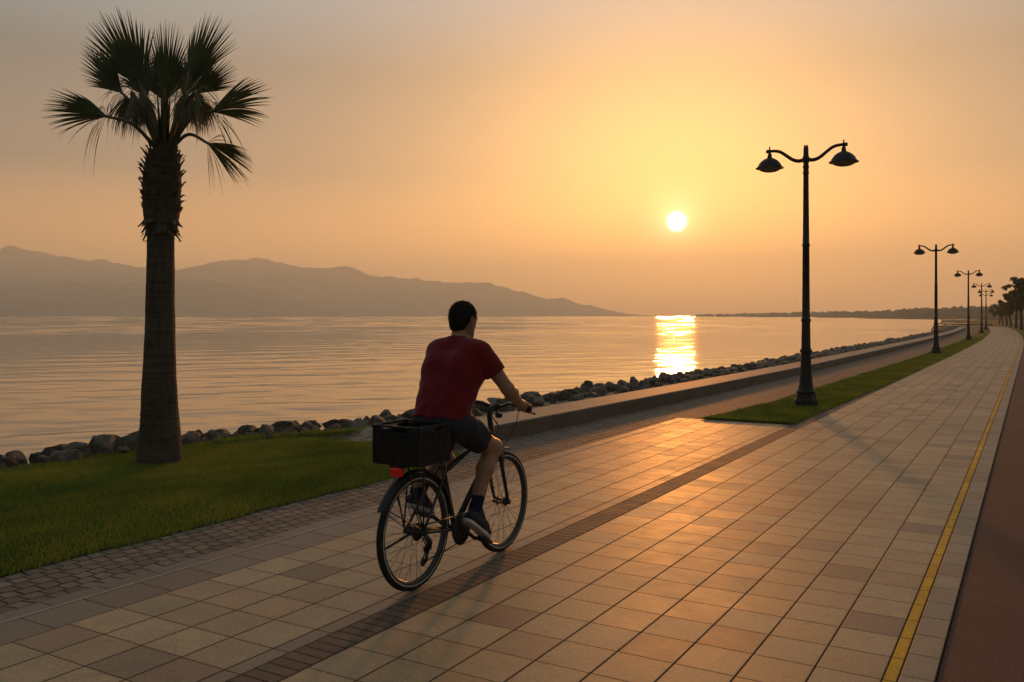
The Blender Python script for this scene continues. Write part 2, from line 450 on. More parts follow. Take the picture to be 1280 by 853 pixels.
# water
WATER_Z = -0.95
def water():
    m, t = material('bay_water')
    c = t.coords('Object')
    a = t.noise(t.vm('MULTIPLY', c, (1.0, 1.0, 1.0)), 7.0, 3, 0.55)
    nrm = t.bump(a, 0.10, 0.012)
    principled(t, (0.055, 0.06, 0.055), 0.045, nrm, 0.5, IOR=2.4)
    # real ripples where they can be made out, flat water elsewhere
    wr = np.random.default_rng(3)
    rings = [9.0]
    while rings[-1] < 5000 / 1.0058: rings.append(rings[-1] * 1.0058)
    rings = np.array(rings + [5000.0]); nt = 520
    th = np.linspace(-R(41), R(41), nt)
    RR, TT = np.meshgrid(rings, th, indexing='ij')
    X = RR * (np.sin(TT) * RT[0] + np.cos(TT) * FW[0]); Y = RR * (np.sin(TT) * RT[1] + np.cos(TT) * FW[1])
    main = math.atan2(FW[1], FW[0]) + R(12)
    Z = np.zeros_like(X)
    for i in range(34):
        lam = 0.38 * (6.5 / 0.38) ** wr.random(); an = main + wr.normal(0, R(21)); k = 2 * math.pi / lam
        slope = 0.0095 * (1.0 if lam > 1.2 else 0.9)
        fade = np.clip(lam / (RR * 0.0058 * 2.5), 0.0, 1.0) ** 0.5
        ph = k * (X * math.cos(an) + Y * math.sin(an)) + wr.random() * 6.28
        ph = ph + 1.1 * np.sin(0.11 * (X * math.sin(an) - Y * math.cos(an)) * (0.6 + wr.random()) + wr.random() * 6)
        w = np.sin(ph); Z += slope / k * (w + 0.25 * np.cos(2 * ph)) * fade
    for i in range(26):                             # longer swell, made out only farther off
        lam = 5.0 * (170 / 5.0) ** wr.random(); an = main + wr.normal(0, R(22)); k = 2 * math.pi / lam
        wgt = np.clip(RR * 0.08 / lam - 0.6, 0, 1) * np.clip(lam / (RR * 0.0058 * 2.2), 0, 1) ** 2
        Z += 0.020 / k * np.sin(k * (X * math.cos(an) + Y * math.sin(an)) + wr.random() * 6.28 + 0.8 * np.sin(0.02 * (X * math.sin(an) - Y * math.cos(an)) + wr.random() * 6)) * wgt
    patch = 0.62 + 0.38 * np.sin(X * 0.043 + 2.0 * np.sin(Y * 0.021)) * np.sin(Y * 0.037 + 1.6 * np.sin(X * 0.017 + 1.0))
    Z *= patch * np.clip((5000 - RR) / 600, 0, 1)
    V = np.stack([X, Y, Z + WATER_Z], -1).reshape(-1, 3)
    nr = len(rings); i, j = np.meshgrid(np.arange(nr - 1), np.arange(nt - 1), indexing='ij'); q = i * nt + j
    F = np.stack([q, q + 1, q + nt + 1, q + nt], -1).reshape(-1, 4)[:, ::-1]
    # the rest of the disc and the patch under the observer
    ex = []; base = len(V); far = 5000.0; n2 = 40
    for k in range(n2 + 1):
        a_ = R(41) + (2 * math.pi - R(82)) * k / n2
        for r in (9.0, far): ex.append((r * (math.sin(a_) * RT[0] + math.cos(a_) * FW[0]), r * (math.sin(a_) * RT[1] + math.cos(a_) * FW[1]), WATER_Z))
    F2 = [[base + 2 * k, base + 2 * k + 1, base + 2 * k + 3, base + 2 * k + 2][::-1] for k in range(n2)]
    me = np_mesh('water', np.concatenate([V, np.array(ex)]), np.concatenate([F, np.array(F2)]), smooth=True)
    link('water', me, None, [m])['kind'] = 'structure'
water()

# mountains across the bay
def ridge(name, prof, dist, depth, mat, seed, rough=1.0):
    """terrain whose crest follows prof [(px,py)] as seen at distance dist, falling to the water in front and behind"""
    xs = np.array([p[0] for p in prof], float); ys = np.array([p[1] for p in prof], float)
    nx, ny = 260, 26
    px = np.linspace(xs[0], xs[-1], nx)
    hh = (HORIZON - np.interp(px, xs, ys)) * dist / F_PX
    k = np.ones(5) / 5; hh = np.convolve(np.pad(hh, 2, mode='edge'), k, 'valid')
    V = []
    for j in range(ny):
        s = j / (ny - 1) * 2 - 1                        # -1 front .. 0 crest .. 1 back
        fall = (1 - abs(s)) ** 0.85
        d = dist + s * depth
        for i in range(nx):
            q = (px[i] - CX) * dist / F_PX * RT + d * FW
            p = Vector((q[0] / 220 + seed, q[1] / 220, 0))
            nz = mnoise.fractal(p, 1.0, 2.1, 6) if True else 0
            z = hh[i] * fall * (1 + 0.30 * rough * nz * (1 - fall ** 4)) + (22 * rough * mnoise.noise(p * 1.6) + 12 * mnoise.noise(p * 5) + 6 * mnoise.noise(p * 15)) * fall * min(1, hh[i] / 60)
            V.append((q[0], q[1], WATER_Z - 3 + max(z, 0) + (3 if fall > 0 else 0)))
    F = np.array([[j * nx + i, j * nx + i + 1, (j + 1) * nx + i + 1, (j + 1) * nx + i] for j in range(ny - 1) for i in range(nx - 1)])
    o = link(name, np_mesh(name, V, F, smooth=True), None, [mat]); o['kind'] = 'structure'
mat_hill = simple_mat('hill_scrub', (0.085, 0.08, 0.045), 0.95, 0.1, var=0.5, scale=0.012)
ridge('mountains', [(-260, 350), (-180, 330), (-90, 318), (0, 310), (50, 311), (80, 321), (140, 325), (185, 335), (220, 334), (270, 325), (312, 320), (340, 325), (370, 332), (430, 333), (500, 347), (560, 351), (600, 352), (640, 361), (690, 371), (730, 381), (765, 389), (800, 394), (830, 395)], 4000, 700, mat_hill, 3.0)
ridge('hills', [(-260, 372), (-150, 360), (0, 354), (100, 352), (250, 350), (290, 354), (350, 366), (390, 381), (425, 393), (440, 395)], 2900, 380, mat_hill, 9.0)

# distant wood on the right shore, a single far mass
def far_wood():
    m, t = material('far_foliage')
    c = t.coords('Object'); a = t.noise(c, 0.35, 4, 0.7)
    col = t.ramp(a, [(0.3, (0.05, 0.055, 0.024)), (0.7, (0.12, 0.115, 0.055))])
    principled(t, col, 0.95, t.bump(a, 1.0, 1.0), 0.1)
    pts = [(870, 393.2, 1900), (960, 391, 1500), (1040, 389.5, 1200), (1100, 388.8, 1000), (1140, 386.5, 850), (1200, 384.5, 700), (1240, 383, 560), (1300, 380, 500), (1380, 378, 460)]
    V = []; F = []
    ico = bmesh.new(); bmesh.ops.create_icosphere(ico, subdivisions=2, radius=1); ico.verts.index_update()
    iv = [v.co.copy() for v in ico.verts]; jf = [[v.index for v in f.verts] for f in ico.faces]; ico.free()
    rr = random.Random(5)
    for (x0, y0, d0), (x1, y1, d1) in zip(pts, pts[1:]):
        n = int((x1 - x0) * 1.5)
        for k in range(n):
            s = rr.random(); px = x0 + (x1 - x0) * s; d = d0 + (d1 - d0) * s + rr.uniform(0, 80)
            top = (HORIZON - (y0 + (y1 - y0) * s)) * d / F_PX + EYE
            q = (px - CX) * d / F_PX * RT + d * FW
            hgt = top * rr.uniform(0.55, 1.08)
            rad = hgt * rr.uniform(0.35, 0.55); b = len(V); sd = rr.random() * 99
            for v in iv:
                w = 1 + 0.45 * mnoise.noise(v * 1.6 + Vector((sd, 0, 0))) + 0.25 * mnoise.noise(v * 4 + Vector((0, sd, 0)))
                V.append((q[0] + v.x * rad * w, q[1] + v.y * rad * w, max(hgt - rad * 0.9 + v.z * rad * 0.9 * w, -0.6)))
            F += [[i + b for i in f] for f in jf]
            b = len(V)                                    # understorey
            for v in iv: V.append((q[0] + v.x * rad * 1.3, q[1] + v.y * rad * 1.3, -0.6 + hgt * 0.42 * (1 + v.z)))
            F += [[i + b for i in f] for f in jf]
    o = link('distant_wood', np_mesh('distant_wood', V, np.array(F)), None, [m]); o['kind'] = 'stuff'
    # low land it stands on
    V = []; F = []
    for i, (px, py, d) in enumerate(pts):
        for dd, z in ((-60, WATER_Z - 0.6), (-25, -0.45), (200, -0.3), (260, WATER_Z - 0.6)):
            q = (px - CX) * d / F_PX * RT + (d + dd) * FW; V.append((q[0], q[1], z))
    for i in range(len(pts) - 1):
        for k in range(3): a = i * 4 + k; F.append([a, a + 1, a + 5, a + 4])
    link('far_shore', np_mesh('far_shore', V, np.array(F)), None, [mat_soil])['kind'] = 'structure'
far_wood()

# jetty in the far bay
def jetty():
    mb = MB()
    a = Vector((-16.5, 200, 0.0)); b = Vector((-7.0, 178, 0.0))
    d = (b - a).normalized(); M = Matrix.Rotation(math.atan2(d.y, d.x), 3, 'Z')
    root = empty('jetty', ((a.x + b.x) / 2, (a.y + b.y) / 2, WATER_Z), 0)
    tag(root, 'low dark jetty reaching into the small bay far behind the lamps', 'jetty')
    wood = simple_mat('dark_timber', (0.07, 0.055, 0.04), 0.8, var=0.3, scale=3)
    L = (b - a).length
    mb.box((0, 0, 0.98), (L, 2.2, 0.22), M, 0.02).build('deck', wood, root)
    for k in range(6):
        p = a + (b - a) * ((k + 0.5) / 6)
        for s in (-0.9, 0.9):
            q = p + Vector((-d.y, d.x, 0)) * s - Vector(root.location)
            MB().tube([(q.x, q.y, -0.6), (q.x, q.y, 0.865)], 0.13, 8).build('pile', wood, root)
jetty()

# low sea wall
def sea_wall():
    m, t = material('sea_wall_concrete')
    uv = t.n('ShaderNodeUVMap', uv_map='UV').outputs[0]; s = t.sep(uv)
    fr = t.m('FRACT', t.m('DIVIDE', s[1], 1.9)); dj = t.m('MULTIPLY', t.m('MINIMUM', fr, t.m('SUBTRACT', 1.0, fr)), 1.9)
    j = t.mr(dj, 0.004, 0.012, 1.0, 0.0, True)
    a = t.noise(uv, 1.4, 4, 0.6); b = t.noise(uv, 12, 4, 0.7); c = t.noise(uv, 120, 2, 0.6)
    f = t.m('MULTIPLY', t.mr(a, 0.3, 0.7, 0.8, 1.15), t.m('MULTIPLY', t.mr(b, 0.3, 0.7, 0.82, 1.12), t.mr(c, 0.3, 0.7, 0.88, 1.12)))
    col = t.mix(1.0, (0.30, 0.235, 0.165), t.comb(f, f, f), 'MULTIPLY'); col = t.mix(t.m('MULTIPLY', j, 0.8), col, (0.05, 0.04, 0.03))
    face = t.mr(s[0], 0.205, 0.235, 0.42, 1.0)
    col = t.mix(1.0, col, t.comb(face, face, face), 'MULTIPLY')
    principled(t, col, 0.7, t.bump(t.m('SUBTRACT', t.m('ADD', t.m('MULTIPLY', b, 0.5), t.m('MULTIPLY', c, 0.3)), j), 0.5, 0.01), 0.4)
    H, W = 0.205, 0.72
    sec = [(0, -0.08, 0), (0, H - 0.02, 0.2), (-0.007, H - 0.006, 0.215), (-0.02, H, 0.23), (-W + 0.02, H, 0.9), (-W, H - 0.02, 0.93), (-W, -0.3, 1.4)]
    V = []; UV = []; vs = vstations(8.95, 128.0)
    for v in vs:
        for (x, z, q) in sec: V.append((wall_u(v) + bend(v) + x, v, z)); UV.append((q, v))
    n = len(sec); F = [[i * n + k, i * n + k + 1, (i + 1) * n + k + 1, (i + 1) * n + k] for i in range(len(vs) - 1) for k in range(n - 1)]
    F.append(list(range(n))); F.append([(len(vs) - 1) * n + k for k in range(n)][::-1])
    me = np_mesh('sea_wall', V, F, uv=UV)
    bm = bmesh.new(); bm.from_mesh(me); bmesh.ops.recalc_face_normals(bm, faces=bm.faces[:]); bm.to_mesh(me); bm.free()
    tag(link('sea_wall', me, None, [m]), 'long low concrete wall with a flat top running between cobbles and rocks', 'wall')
sea_wall()

def gravel_bank():
    m = simple_mat('bank_rubble', (0.20, 0.165, 0.125), 0.9, 0.3, var=0.5, scale=9, bump=1.0, bscale=25)
    V = []; F = []; vs = [v * 0.35 for v in range(24, 120)] + list(range(42, 142, 3))
    for v in vs:
        uw = wall_u(v) + bend(v) - 0.72
        sh = shore_u(v)
        row = [(-0.02 if v < 9 else 0.02, 0.09), (-0.4, 0.13), (-1.0, 0.06), (-2.0, -0.35), (-3.6, -1.25)]
        for (dx, z) in row:
            nz = 0.05 * mnoise.noise(Vector((dx * 3, v * 2, 0)))
            V.append((uw + dx - (0.0 if v > 11 else (11 - v) * 0.35 * min(1, -dx)), v, z + nz - (0.10 if v < 9.2 else 0)))
    n = 5; F = [[i * n + k + 1, i * n + k, (i + 1) * n + k, (i + 1) * n + k + 1] for i in range(len(vs) - 1) for k in range(n - 1)]
    link('gravel_bank', np_mesh('gravel_bank', V, np.array(F), smooth=True), None, [m])['kind'] = 'structure'

def shore_u(v):
    """inland edge of the rocks"""
    xs = [(-10, -9.4), (4.5, -9.15), (7, -9.05), (8.2, -8.75), (9.3, -8.15), (10.5, -7.75), (12, -7.35), (15, -7.0), (20, -6.75), (30, -6.5), (45, -6.45), (300, -6.45)]
    for (a, ua), (b, ub) in zip(xs, xs[1:]):
        if a <= v <= b: return ua + (ub - ua) * (v - a) / (b - a)
gravel_bank()

# rocks
def rock_mat():
    m, t = material('shore_rock')
    c = t.coords('Object'); oi = t.n('ShaderNodeObjectInfo').outputs['Random']
    cc = t.vm('ADD', c, t.comb(t.m('MULTIPLY', oi, 37.0), 0.0, 0.0))
    a = t.noise(cc, 3.0, 5, 0.65); b = t.noise(cc, 14, 4, 0.7)
    col = t.ramp(a, [(0.3, (0.115, 0.093, 0.070)), (0.55, (0.225, 0.185, 0.14)), (0.75, (0.37, 0.31, 0.235))])
    f = t.m('MULTIPLY', t.mr(b, 0.3, 0.7, 0.7, 1.2), t.mr(oi, 0, 1, 0.75, 1.25))
    col = t.mix(1.0, col, t.comb(f, f, f), 'MULTIPLY')
    principled(t, col, 0.75, t.bump(t.m('ADD', a, t.m('MULTIPLY', b, 0.6)), 1.0, 0.09), 0.4)
    return m
mat_rock = rock_mat()
def rock_mesh(seed, sub=4):
    rr = random.Random(seed)
    bm = bmesh.new(); bmesh.ops.create_icosphere(bm, subdivisions=sub, radius=1)
    cuts = [(Vector((rr.gauss(0, 1), rr.gauss(0, 1), rr.gauss(0, 0.8))).normalized(), rr.uniform(0.38, 0.78)) for _ in range(14)]
    for v in bm.verts:
        p = v.co.copy()
        for n, d in cuts:
            e = p.dot(n) - d
            if e > 0: p -= n * e * 0.96
        p *= 1 + 0.10 * mnoise.noise(v.co * 1.3 + Vector((seed * 7.1, 0, 0))) + 0.07 * mnoise.noise(v.co * 3.4 + Vector((0, seed * 3.3, 0))) + 0.05 * mnoise.noise(v.co * 9 + Vector((0, seed * 3.3, 0)))
        v.co = p
    for f in bm.faces: f.smooth = True
    for e in bm.edges:
        if e.calc_face_angle(0) > R(13): e.smooth = False
    me = bpy.data.meshes.new('rock'); bm.to_mesh(me); bm.free(); me.materials.append(mat_rock)
    return me
ROCKS = [rock_mesh(k) for k in range(9)]
def rocks():
    rr = random.Random(21)
    spots = []
    v = 3.2
    while v < 140:
        big = 0.82 if v < 10.5 else 0.84
        su = shore_u(v) + bend(v)
        rows = ((0.06, 0.17, 0.06), (0.36, 0.22, 0.08), (0.75, 0.25, 0.04), (1.2, 0.27, -0.10), (1.7, 0.30, -0.40), (2.3, 0.36, -0.70))
        for ri, (off, size, z) in enumerate(rows):
            if rr.random() < 0.06: continue
            s = size * rr.choice((0.6, 0.75, 0.9, 1.0, 1.0, 1.25)) * big
            hmul = 1.0 if v > 10.5 else 0.9
            spots.append((su - off + rr.uniform(-0.14, 0.14), v + rr.uniform(-0.18, 0.18), z + (0.10 if v > 11 else 0.01) + rr.uniform(-0.05, 0.05), s, hmul, ri))
        v += (0.20 if v < 10.5 else 0.25) + max(0, v - 26) * 0.006
    # the ones that show largest stay individuals
    def size_px(s):
        q = np.array(s[:2]); d = q @ FW
        return s[3] / max(d, 1) * (1.0 if s[5] < 3 else 0.45)
    vis = []
    for s in spots:
        q = np.array(s[:2]); d = q @ FW; x = CX + F_PX * (q @ RT) / d if d > 0.5 else -999
        if d > 0.5 and -30 < x < 1310: vis.append((size_px(s), s))
    vis.sort(key=lambda a: -a[0])
    one, many = [s for _, s in vis[:285]], [s for _, s in vis[285:]]
    def place(o, s):
        o.location = (s[0], s[1], s[2] - 0.04)
        o.rotation_euler = (rr.uniform(-0.35, 0.35), rr.uniform(-0.35, 0.35), rr.uniform(0, 6.28))
        k = s[3]
        o.scale = (k * rr.uniform(0.85, 1.25), k * rr.uniform(0.8, 1.1), k * rr.uniform(0.6, 0.85) * s[4])
    for s in one:
        o = bpy.data.objects.new('rock', rr.choice(ROCKS)); COL.objects.link(o); place(o, s)
        q = np.array(s[:2]); x = CX + F_PX * (q @ RT) / (q @ FW)
        if x < 180: lab, g = 'grey brown rock in the shore bank left of the palm, at the lawn edge', 'rocks left of the palm'
        elif x < 470: lab, g = 'grey brown rock in the shore bank behind the lawn, between palm and crate', 'rocks between the palm and the crate'
        elif x < 660: lab, g = 'grey brown rock in the shore bank directly behind the cyclist', 'rocks behind the cyclist'
        elif x < 1000: lab, g = 'grey brown rock behind the low sea wall, between cyclist and nearest lamp', 'rocks between the cyclist and the nearest lamp'
        else: lab, g = 'dark rock behind the low sea wall, beyond the nearest lamp', 'rocks beyond the nearest lamp'
        tag(o, lab, 'rock', g)
    V = []; F = []
    meshes = [rock_mesh(k, 2) for k in range(30, 34)]
    data = [([v.co.copy() for v in me.vertices], [list(p.vertices) for p in me.polygons]) for me in meshes]
    for s in many:
        vv, ff = rr.choice(data); b = len(V); a = rr.uniform(0, 6.28); k = s[3]; c_, s_ = math.cos(a), math.sin(a)
        for p in vv:
            V.append((s[0] + (p.x * c_ - p.y * s_) * k * 1.1, s[1] + (p.x * s_ + p.y * c_) * k * 1.1, s[2] + p.z * k * 0.75))
        F += [[i + b for i in f] for f in ff]
    o = link('distant_rocks', np_mesh('distant_rocks', V, np.array(F)), None, [mat_rock]); o['kind'] = 'stuff'
rocks()

# ------------------------------------------------------------------ lawns
def grass_base_mat():
    m, t = material('lawn_soil')
    c = t.coords('Object')
    a = t.noise(c, 1.3, 5, 0.6); b = t.noise(c, 70, 3, 0.7); d = t.noise(c, 9, 3, 0.6)
    col = t.ramp(a, [(0.3, (0.06, 0.085, 0.010)), (0.7, (0.125, 0.15, 0.018))])
    f = t.m('MULTIPLY', t.mr(b, 0.3, 0.7, 0.5, 1.4), t.mr(d, 0.3, 0.7, 0.75, 1.2))
    col = t.mix(1.0, col, t.comb(f, f, f), 'MULTIPLY')
    principled(t, col, 0.95, t.bump(t.m('ADD', b, d), 1.0, 0.03), 0.15)
    return m
def blade_mat():
    m, t = material('grass_blades')
    uv = t.n('ShaderNodeUVMap', uv_map='UV').outputs[0]; s = t.sep(uv)
    col = t.ramp(s[0], [(0.0, (0.078, 0.140, 0.024)), (0.5, (0.155, 0.230, 0.036)), (0.85, (0.26, 0.30, 0.052)), (1.0, (0.26, 0.21, 0.06))])
    p = t.n('ShaderNodeBsdfPrincipled'); t.put(p.inputs['Base Color'], col); p.inputs['Roughness'].default_value = 0.6; p.inputs['Specular IOR Level'].default_value = 0.25
    tr = t.n('ShaderNodeBsdfTranslucent'); t.put(tr.inputs[0], t.mix(1.0, col, (1.3, 1.2, 0.6), 'MULTIPLY'))
    mx = t.n('ShaderNodeMixShader'); mx.inputs[0].default_value = 0.35
    t.t.links.new(p.outputs[0], mx.inputs[1]); t.t.links.new(tr.outputs[0], mx.inputs[2])
    o = t.n('ShaderNodeOutputMaterial'); t.t.links.new(mx.outputs[0], o.inputs[0])
    return m
mat_lawn = grass_base_mat(); mat_blade = blade_mat()
def lawn_far(v): return shore_u(v) - 0.12
LAWN_END = 8.9
def lawn_z(u, v):
    e = min(1.0, max(0.0, (lawn_edge(v) - u) / 0.6)) * min(1.0, max(0.0, (LAWN_END - v) / 0.5))
    return 0.004 + 0.045 * e + 0.018 * e * mnoise.noise(Vector((u * 1.1, v * 1.1, 0)))
def verge():
    pass
def lawn_corner(v): return 0.0 if v < 8.1 else -(v - 8.1) ** 2 * 0.9
def lawns():
    V = []; F = []; vs = np.arange(-1.0, LAWN_END + 0.01, 0.15); n = 24
    for v in vs:
        u0, u1 = lawn_far(v), lawn_edge(v) + lawn_corner(v)
        for k in range(n + 1):
            u = u0 + (u1 - u0) * k / n; V.append((u, v, lawn_z(u, v)))
    for i in range(len(vs) - 1):
        for k in range(n): a = i * (n + 1) + k; F.append([a, a + 1, a + n + 2, a + n + 1])
    link('lawn', np_mesh('lawn', V, np.array(F), smooth=True), None, [mat_lawn])['kind'] = 'structure'
    strip('lawn', strip_left, strip_right, 13.62, V1, mat_lawn, z=0.012, nu=4)
def strip_left(v): return float(np.interp(v, [13, 13.62, 17, 24, 38, 200], [-4.5, -4.5, -4.24, -4.15, -3.95, -3.95])) + 0.02 * math.sin(v * 2.3)
def strip_right(v): return float(np.interp(v, [13, 14, 24, 40, 200], [-3.135, -3.12, -2.95, -2.86, -2.86])) + 0.006 * math.sin(v * 5)
lawns()

def blades(name, pts, hmin, hmax, wd):
    """pts (n,3) base points -> one mesh of bent two-segment blades"""
    n = len(pts); a = rng.uniform(0, 2 * np.pi, n); h = rng.uniform(hmin, hmax, n); lean = rng.uniform(0.1, 0.75, n) * h
    la = rng.uniform(0, 2 * np.pi, n)
    w = wd * rng.uniform(0.7, 1.3, n)
    wx, wy = np.cos(a) * w / 2, np.sin(a) * w / 2
    lx, ly = np.cos(la) * lean, np.sin(la) * lean
    P = np.zeros((n, 5, 3))
    P[:, 0] = pts + np.stack([-wx, -wy, np.zeros(n) - 0.005], 1); P[:, 1] = pts + np.stack([wx, wy, np.zeros(n) - 0.005], 1)
    P[:, 2] = pts + np.stack([wx * .8 + lx * .3, wy * .8 + ly * .3, h * 0.6], 1); P[:, 3] = pts + np.stack([-wx * .8 + lx * .3, -wy * .8 + ly * .3, h * 0.6], 1)
    P[:, 4] = pts + np.stack([lx, ly, h], 1)
    b = np.arange(n)[:, None] * 5
    tri = np.concatenate([b + [0, 1, 2], b + [0, 2, 3], b + [3, 2, 4]])
    tone = np.clip(rng.normal(0.45, 0.2, n) + 0.22 * np.sin(pts[:, 0] * 2.1 + 1.3 * np.sin(pts[:, 1] * 1.7)) + 0.2 * np.sin(pts[:, 1] * 4.3 + 2 * np.sin(pts[:, 0] * 3.1)) * np.sin(pts[:, 0] * 5.7), 0, 0.9)
    tone[rng.random(n) < 0.08] = 1.0
    uv = np.repeat(np.stack([tone, np.zeros(n)], 1), 5, axis=0)
    o = link(name, np_mesh(name, P.reshape(-1, 3), tri, uv=uv), None, [mat_blade]); o['kind'] = 'stuff'
def grass():
    n = 230000
    v = rng.uniform(1.5, LAWN_END - 0.03, n); u = np.empty(n)
    f = np.array([lawn_far(q) for q in v]); e = np.array([lawn_edge(q) + lawn_corner(q) for q in v])
    u = f + (e - f) * rng.random(n) + rng.normal(0, 0.028, n)
    d = u * FW[0] + v * FW[1]; x = CX + F_PX * (u * RT[0] + v * RT[1]) / np.maximum(d, .1)
    k = (d > 2) & (x > -60) & (x < 640)
    u, v = u[k], v[k]
    z = np.array([lawn_z(a, b) for a, b in zip(u, v)])
    blades('grass', np.stack([u, v, z], 1), 0.014, 0.038, 0.006)
    # the strip with the lamps, thinning out with distance
    n = 90000; v = 13.62 + 60 * rng.random(n) ** 1.9
    f = np.array([strip_left(q) for q in v]); e = np.array([strip_right(q) for q in v])
    u = f + (e - f) * rng.random(n) + rng.normal(0, 0.028, n)
    ub = u + np.array([bend(q) for q in v])
    blades('grass', np.stack([ub, v, np.full(n, 0.012)], 1), 0.015, 0.042, 0.009)
    # rough tufts along the rocks at the end of the lawn
    n = 2600; v = rng.uniform(7.6, 9.6, n); u = np.array([shore_u(q) for q in v]) + rng.normal(0.12, 0.07, n)
    blades('grass', np.stack([u, v, np.full(n, 0.03)], 1), 0.04, 0.11, 0.007)
grass()

# ================================================================== PALM
def leaf_mat(name, c0, c1, transl=0.3):
    m, t = material(name)
    c = t.coords('Object'); a = t.noise(c, 3.0, 3); b = t.noise(c, 40, 2)
    col = t.mix(t.mr(a, 0.3, 0.7, 0, 1), c0, c1)
    f = t.mr(b, 0.3, 0.7, 0.75, 1.25); col = t.mix(1.0, col, t.comb(f, f, f), 'MULTIPLY')
    p = t.n('ShaderNodeBsdfPrincipled'); t.put(p.inputs['Base Color'], col); p.inputs['Roughness'].default_value = 0.55; p.inputs['Specular IOR Level'].default_value = 0.35
    tr = t.n('ShaderNodeBsdfTranslucent'); t.put(tr.inputs[0], col)
    mx = t.n('ShaderNodeMixShader'); mx.inputs[0].default_value = transl
    t.t.links.new(p.outputs[0], mx.inputs[1]); t.t.links.new(tr.outputs[0], mx.inputs[2])
    o = t.n('ShaderNodeOutputMaterial'); t.t.links.new(mx.outputs[0], o.inputs[0])
    return m
def palm():
    D = 9.62                                     # distance of the palm from the camera plane
    base = at(200, 583, D); base.z = 0.03
    root = empty('palm_tree', base)
    tag(root, 'single fan palm with a thick brown trunk standing on the lawn by the rocks', 'palm tree')
    S = D / F_PX
    def loc(px, py, dd=0.0):                     # a point of the palm relative to its base, dd metres nearer (-) or farther (+)
        return at(px, py, D + dd) - base
    # trunk
    m, t = material('palm_bark')
    c = t.coords('Object'); s = t.sep(c)
    ring = t.noise(t.comb(t.m('MULTIPLY', s[0], 1.5), t.m('MULTIPLY', s[1], 1.5), t.m('MULTIPLY', s[2], 26.0)), 1.0, 3, 0.6)
    ver = t.noise(t.comb(t.m('MULTIPLY', s[0], 40.0), t.m('MULTIPLY', s[1], 40.0), t.m('MULTIPLY', s[2], 2.5)), 1.0, 3, 0.7)
    big = t.noise(c, 2.2, 3)
    col = t.ramp(ring, [(0.25, (0.055, 0.043, 0.032)), (0.6, (0.085, 0.067, 0.049)), (0.8, (0.105, 0.083, 0.06))])
    f = t.m('MULTIPLY', t.mr(ver, 0.3, 0.7, 0.7, 1.2), t.mr(big, 0.3, 0.7, 0.8, 1.2))
    col = t.mix(1.0, col, t.comb(f, f, f), 'MULTIPLY')
    principled(t, col, 0.9, t.bump(t.m('ADD', ring, t.m('MULTIPLY', ver, 0.7)), 0.9, 0.025), 0.2)
    prof = [(583, 29), (578, 28), (565, 26.5), (545, 24.5), (510, 22), (470, 20), (420, 18), (370, 17), (320, 16.2), (292, 16.2), (284, 19), (268, 21.5), (230, 23), (200, 20), (182, 10)]
    cxs = {583: 200, 470: 199.5, 370: 200.5, 296: 201, 182: 204}
    V = []; F = []; n = 40; st = []
    ys = np.linspace(583, 182, 130)
    P = np.array(prof[::-1]); C = np.array(sorted(cxs.items()))
    for y in ys:
        r = np.interp(y, P[:, 0], P[:, 1]) * S; cx_ = np.interp(y, C[:, 0], C[:, 1]); o = loc(cx_, y); st.append((o, r))
    for (o, r) in st:
        for k in range(n):
            a = 2 * math.pi * k / n
            w = r * (1 + 0.035 * mnoise.noise(Vector((math.cos(a) * 2, math.sin(a) * 2, o.z * 3))) + 0.02 * mnoise.noise(Vector((math.cos(a) * 4, math.sin(a) * 4, o.z * 30))))
            V.append((o.x + w * math.cos(a), o.y + w * math.sin(a), o.z - 0.04 if o is st[0][0] else o.z))
    for i in range(len(st) - 1):
        for k in range(n):
            k2 = (k + 1) % n; F.append([i * n + k, i * n + k2, (i + 1) * n + k2, (i + 1) * n + k])
    F.append([(len(st) - 1) * n + k for k in range(n)])
    link('trunk', np_mesh('trunk', V, F, smooth=True), root, [m])
    # old leaf bases under the crown
    mb = MB(); rr = random.Random(4)
    rows = 17
    for i in range(rows):
        y = 288 - (288 - 186) * i / (rows - 1)
        r = np.interp(y, P[:, 0], P[:, 1]) * S; o = loc(np.interp(y, C[:, 0], C[:, 1]), y)
        cnt = 11
        for k in range(cnt):
            if rr.random() < 0.12: continue
            a = 2 * math.pi * (k + 0.5 * (i % 2) + rr.uniform(-0.25, 0.25)) / cnt
            er = Vector((math.cos(a), math.sin(a), 0)); et = Vector((-er.y, er.x, 0))
            L = rr.uniform(0.06, 0.125); w = rr.uniform(0.06, 0.10); th = 0.018
            up = rr.uniform(0.45, 1.1) if i > 2 else rr.uniform(-1.1, -0.4)
            d = (er * rr.uniform(0.05, 0.45) + Vector((0, 0, up)) + et * rr.uniform(-0.3, 0.3)).normalized()
            nn = d.cross(et).normalized()
            p0 = o + er * (r * 0.9)
            pts = []
            for (tt, ww) in ((0, 1.0), (0.45, 0.8), (0.8, rr.uniform(0.4, 0.7)), (1.0, rr.uniform(0.1, 0.35))):
                q = p0 + d * (L * tt) + er * (0.025 * tt * tt)
                for sx, sn in ((-1, 0), (0, 1), (1, 0), (0, -0.6)): pts.append(q + et * (w / 2 * ww * sx) + nn * (th * sn * (1 - 0.5 * tt)))
            F = []
            for q in range(3):
                for e in range(4): F.append([q * 4 + e, q * 4 + (e + 1) % 4, (q + 1) * 4 + (e + 1) % 4, (q + 1) * 4 + e])
            F.append([0, 1, 2, 3]); F.append([15, 14, 13, 12])
            mb.add(pts, F, False)
            if rr.random() < 0.5:                      # ragged fibres
                q = p0 + d * L; mb.tube([q, q + d * 0.04 + er * 0.03 + Vector((0, 0, rr.uniform(-0.05, 0.03)))], [0.006, 0.001], 4)
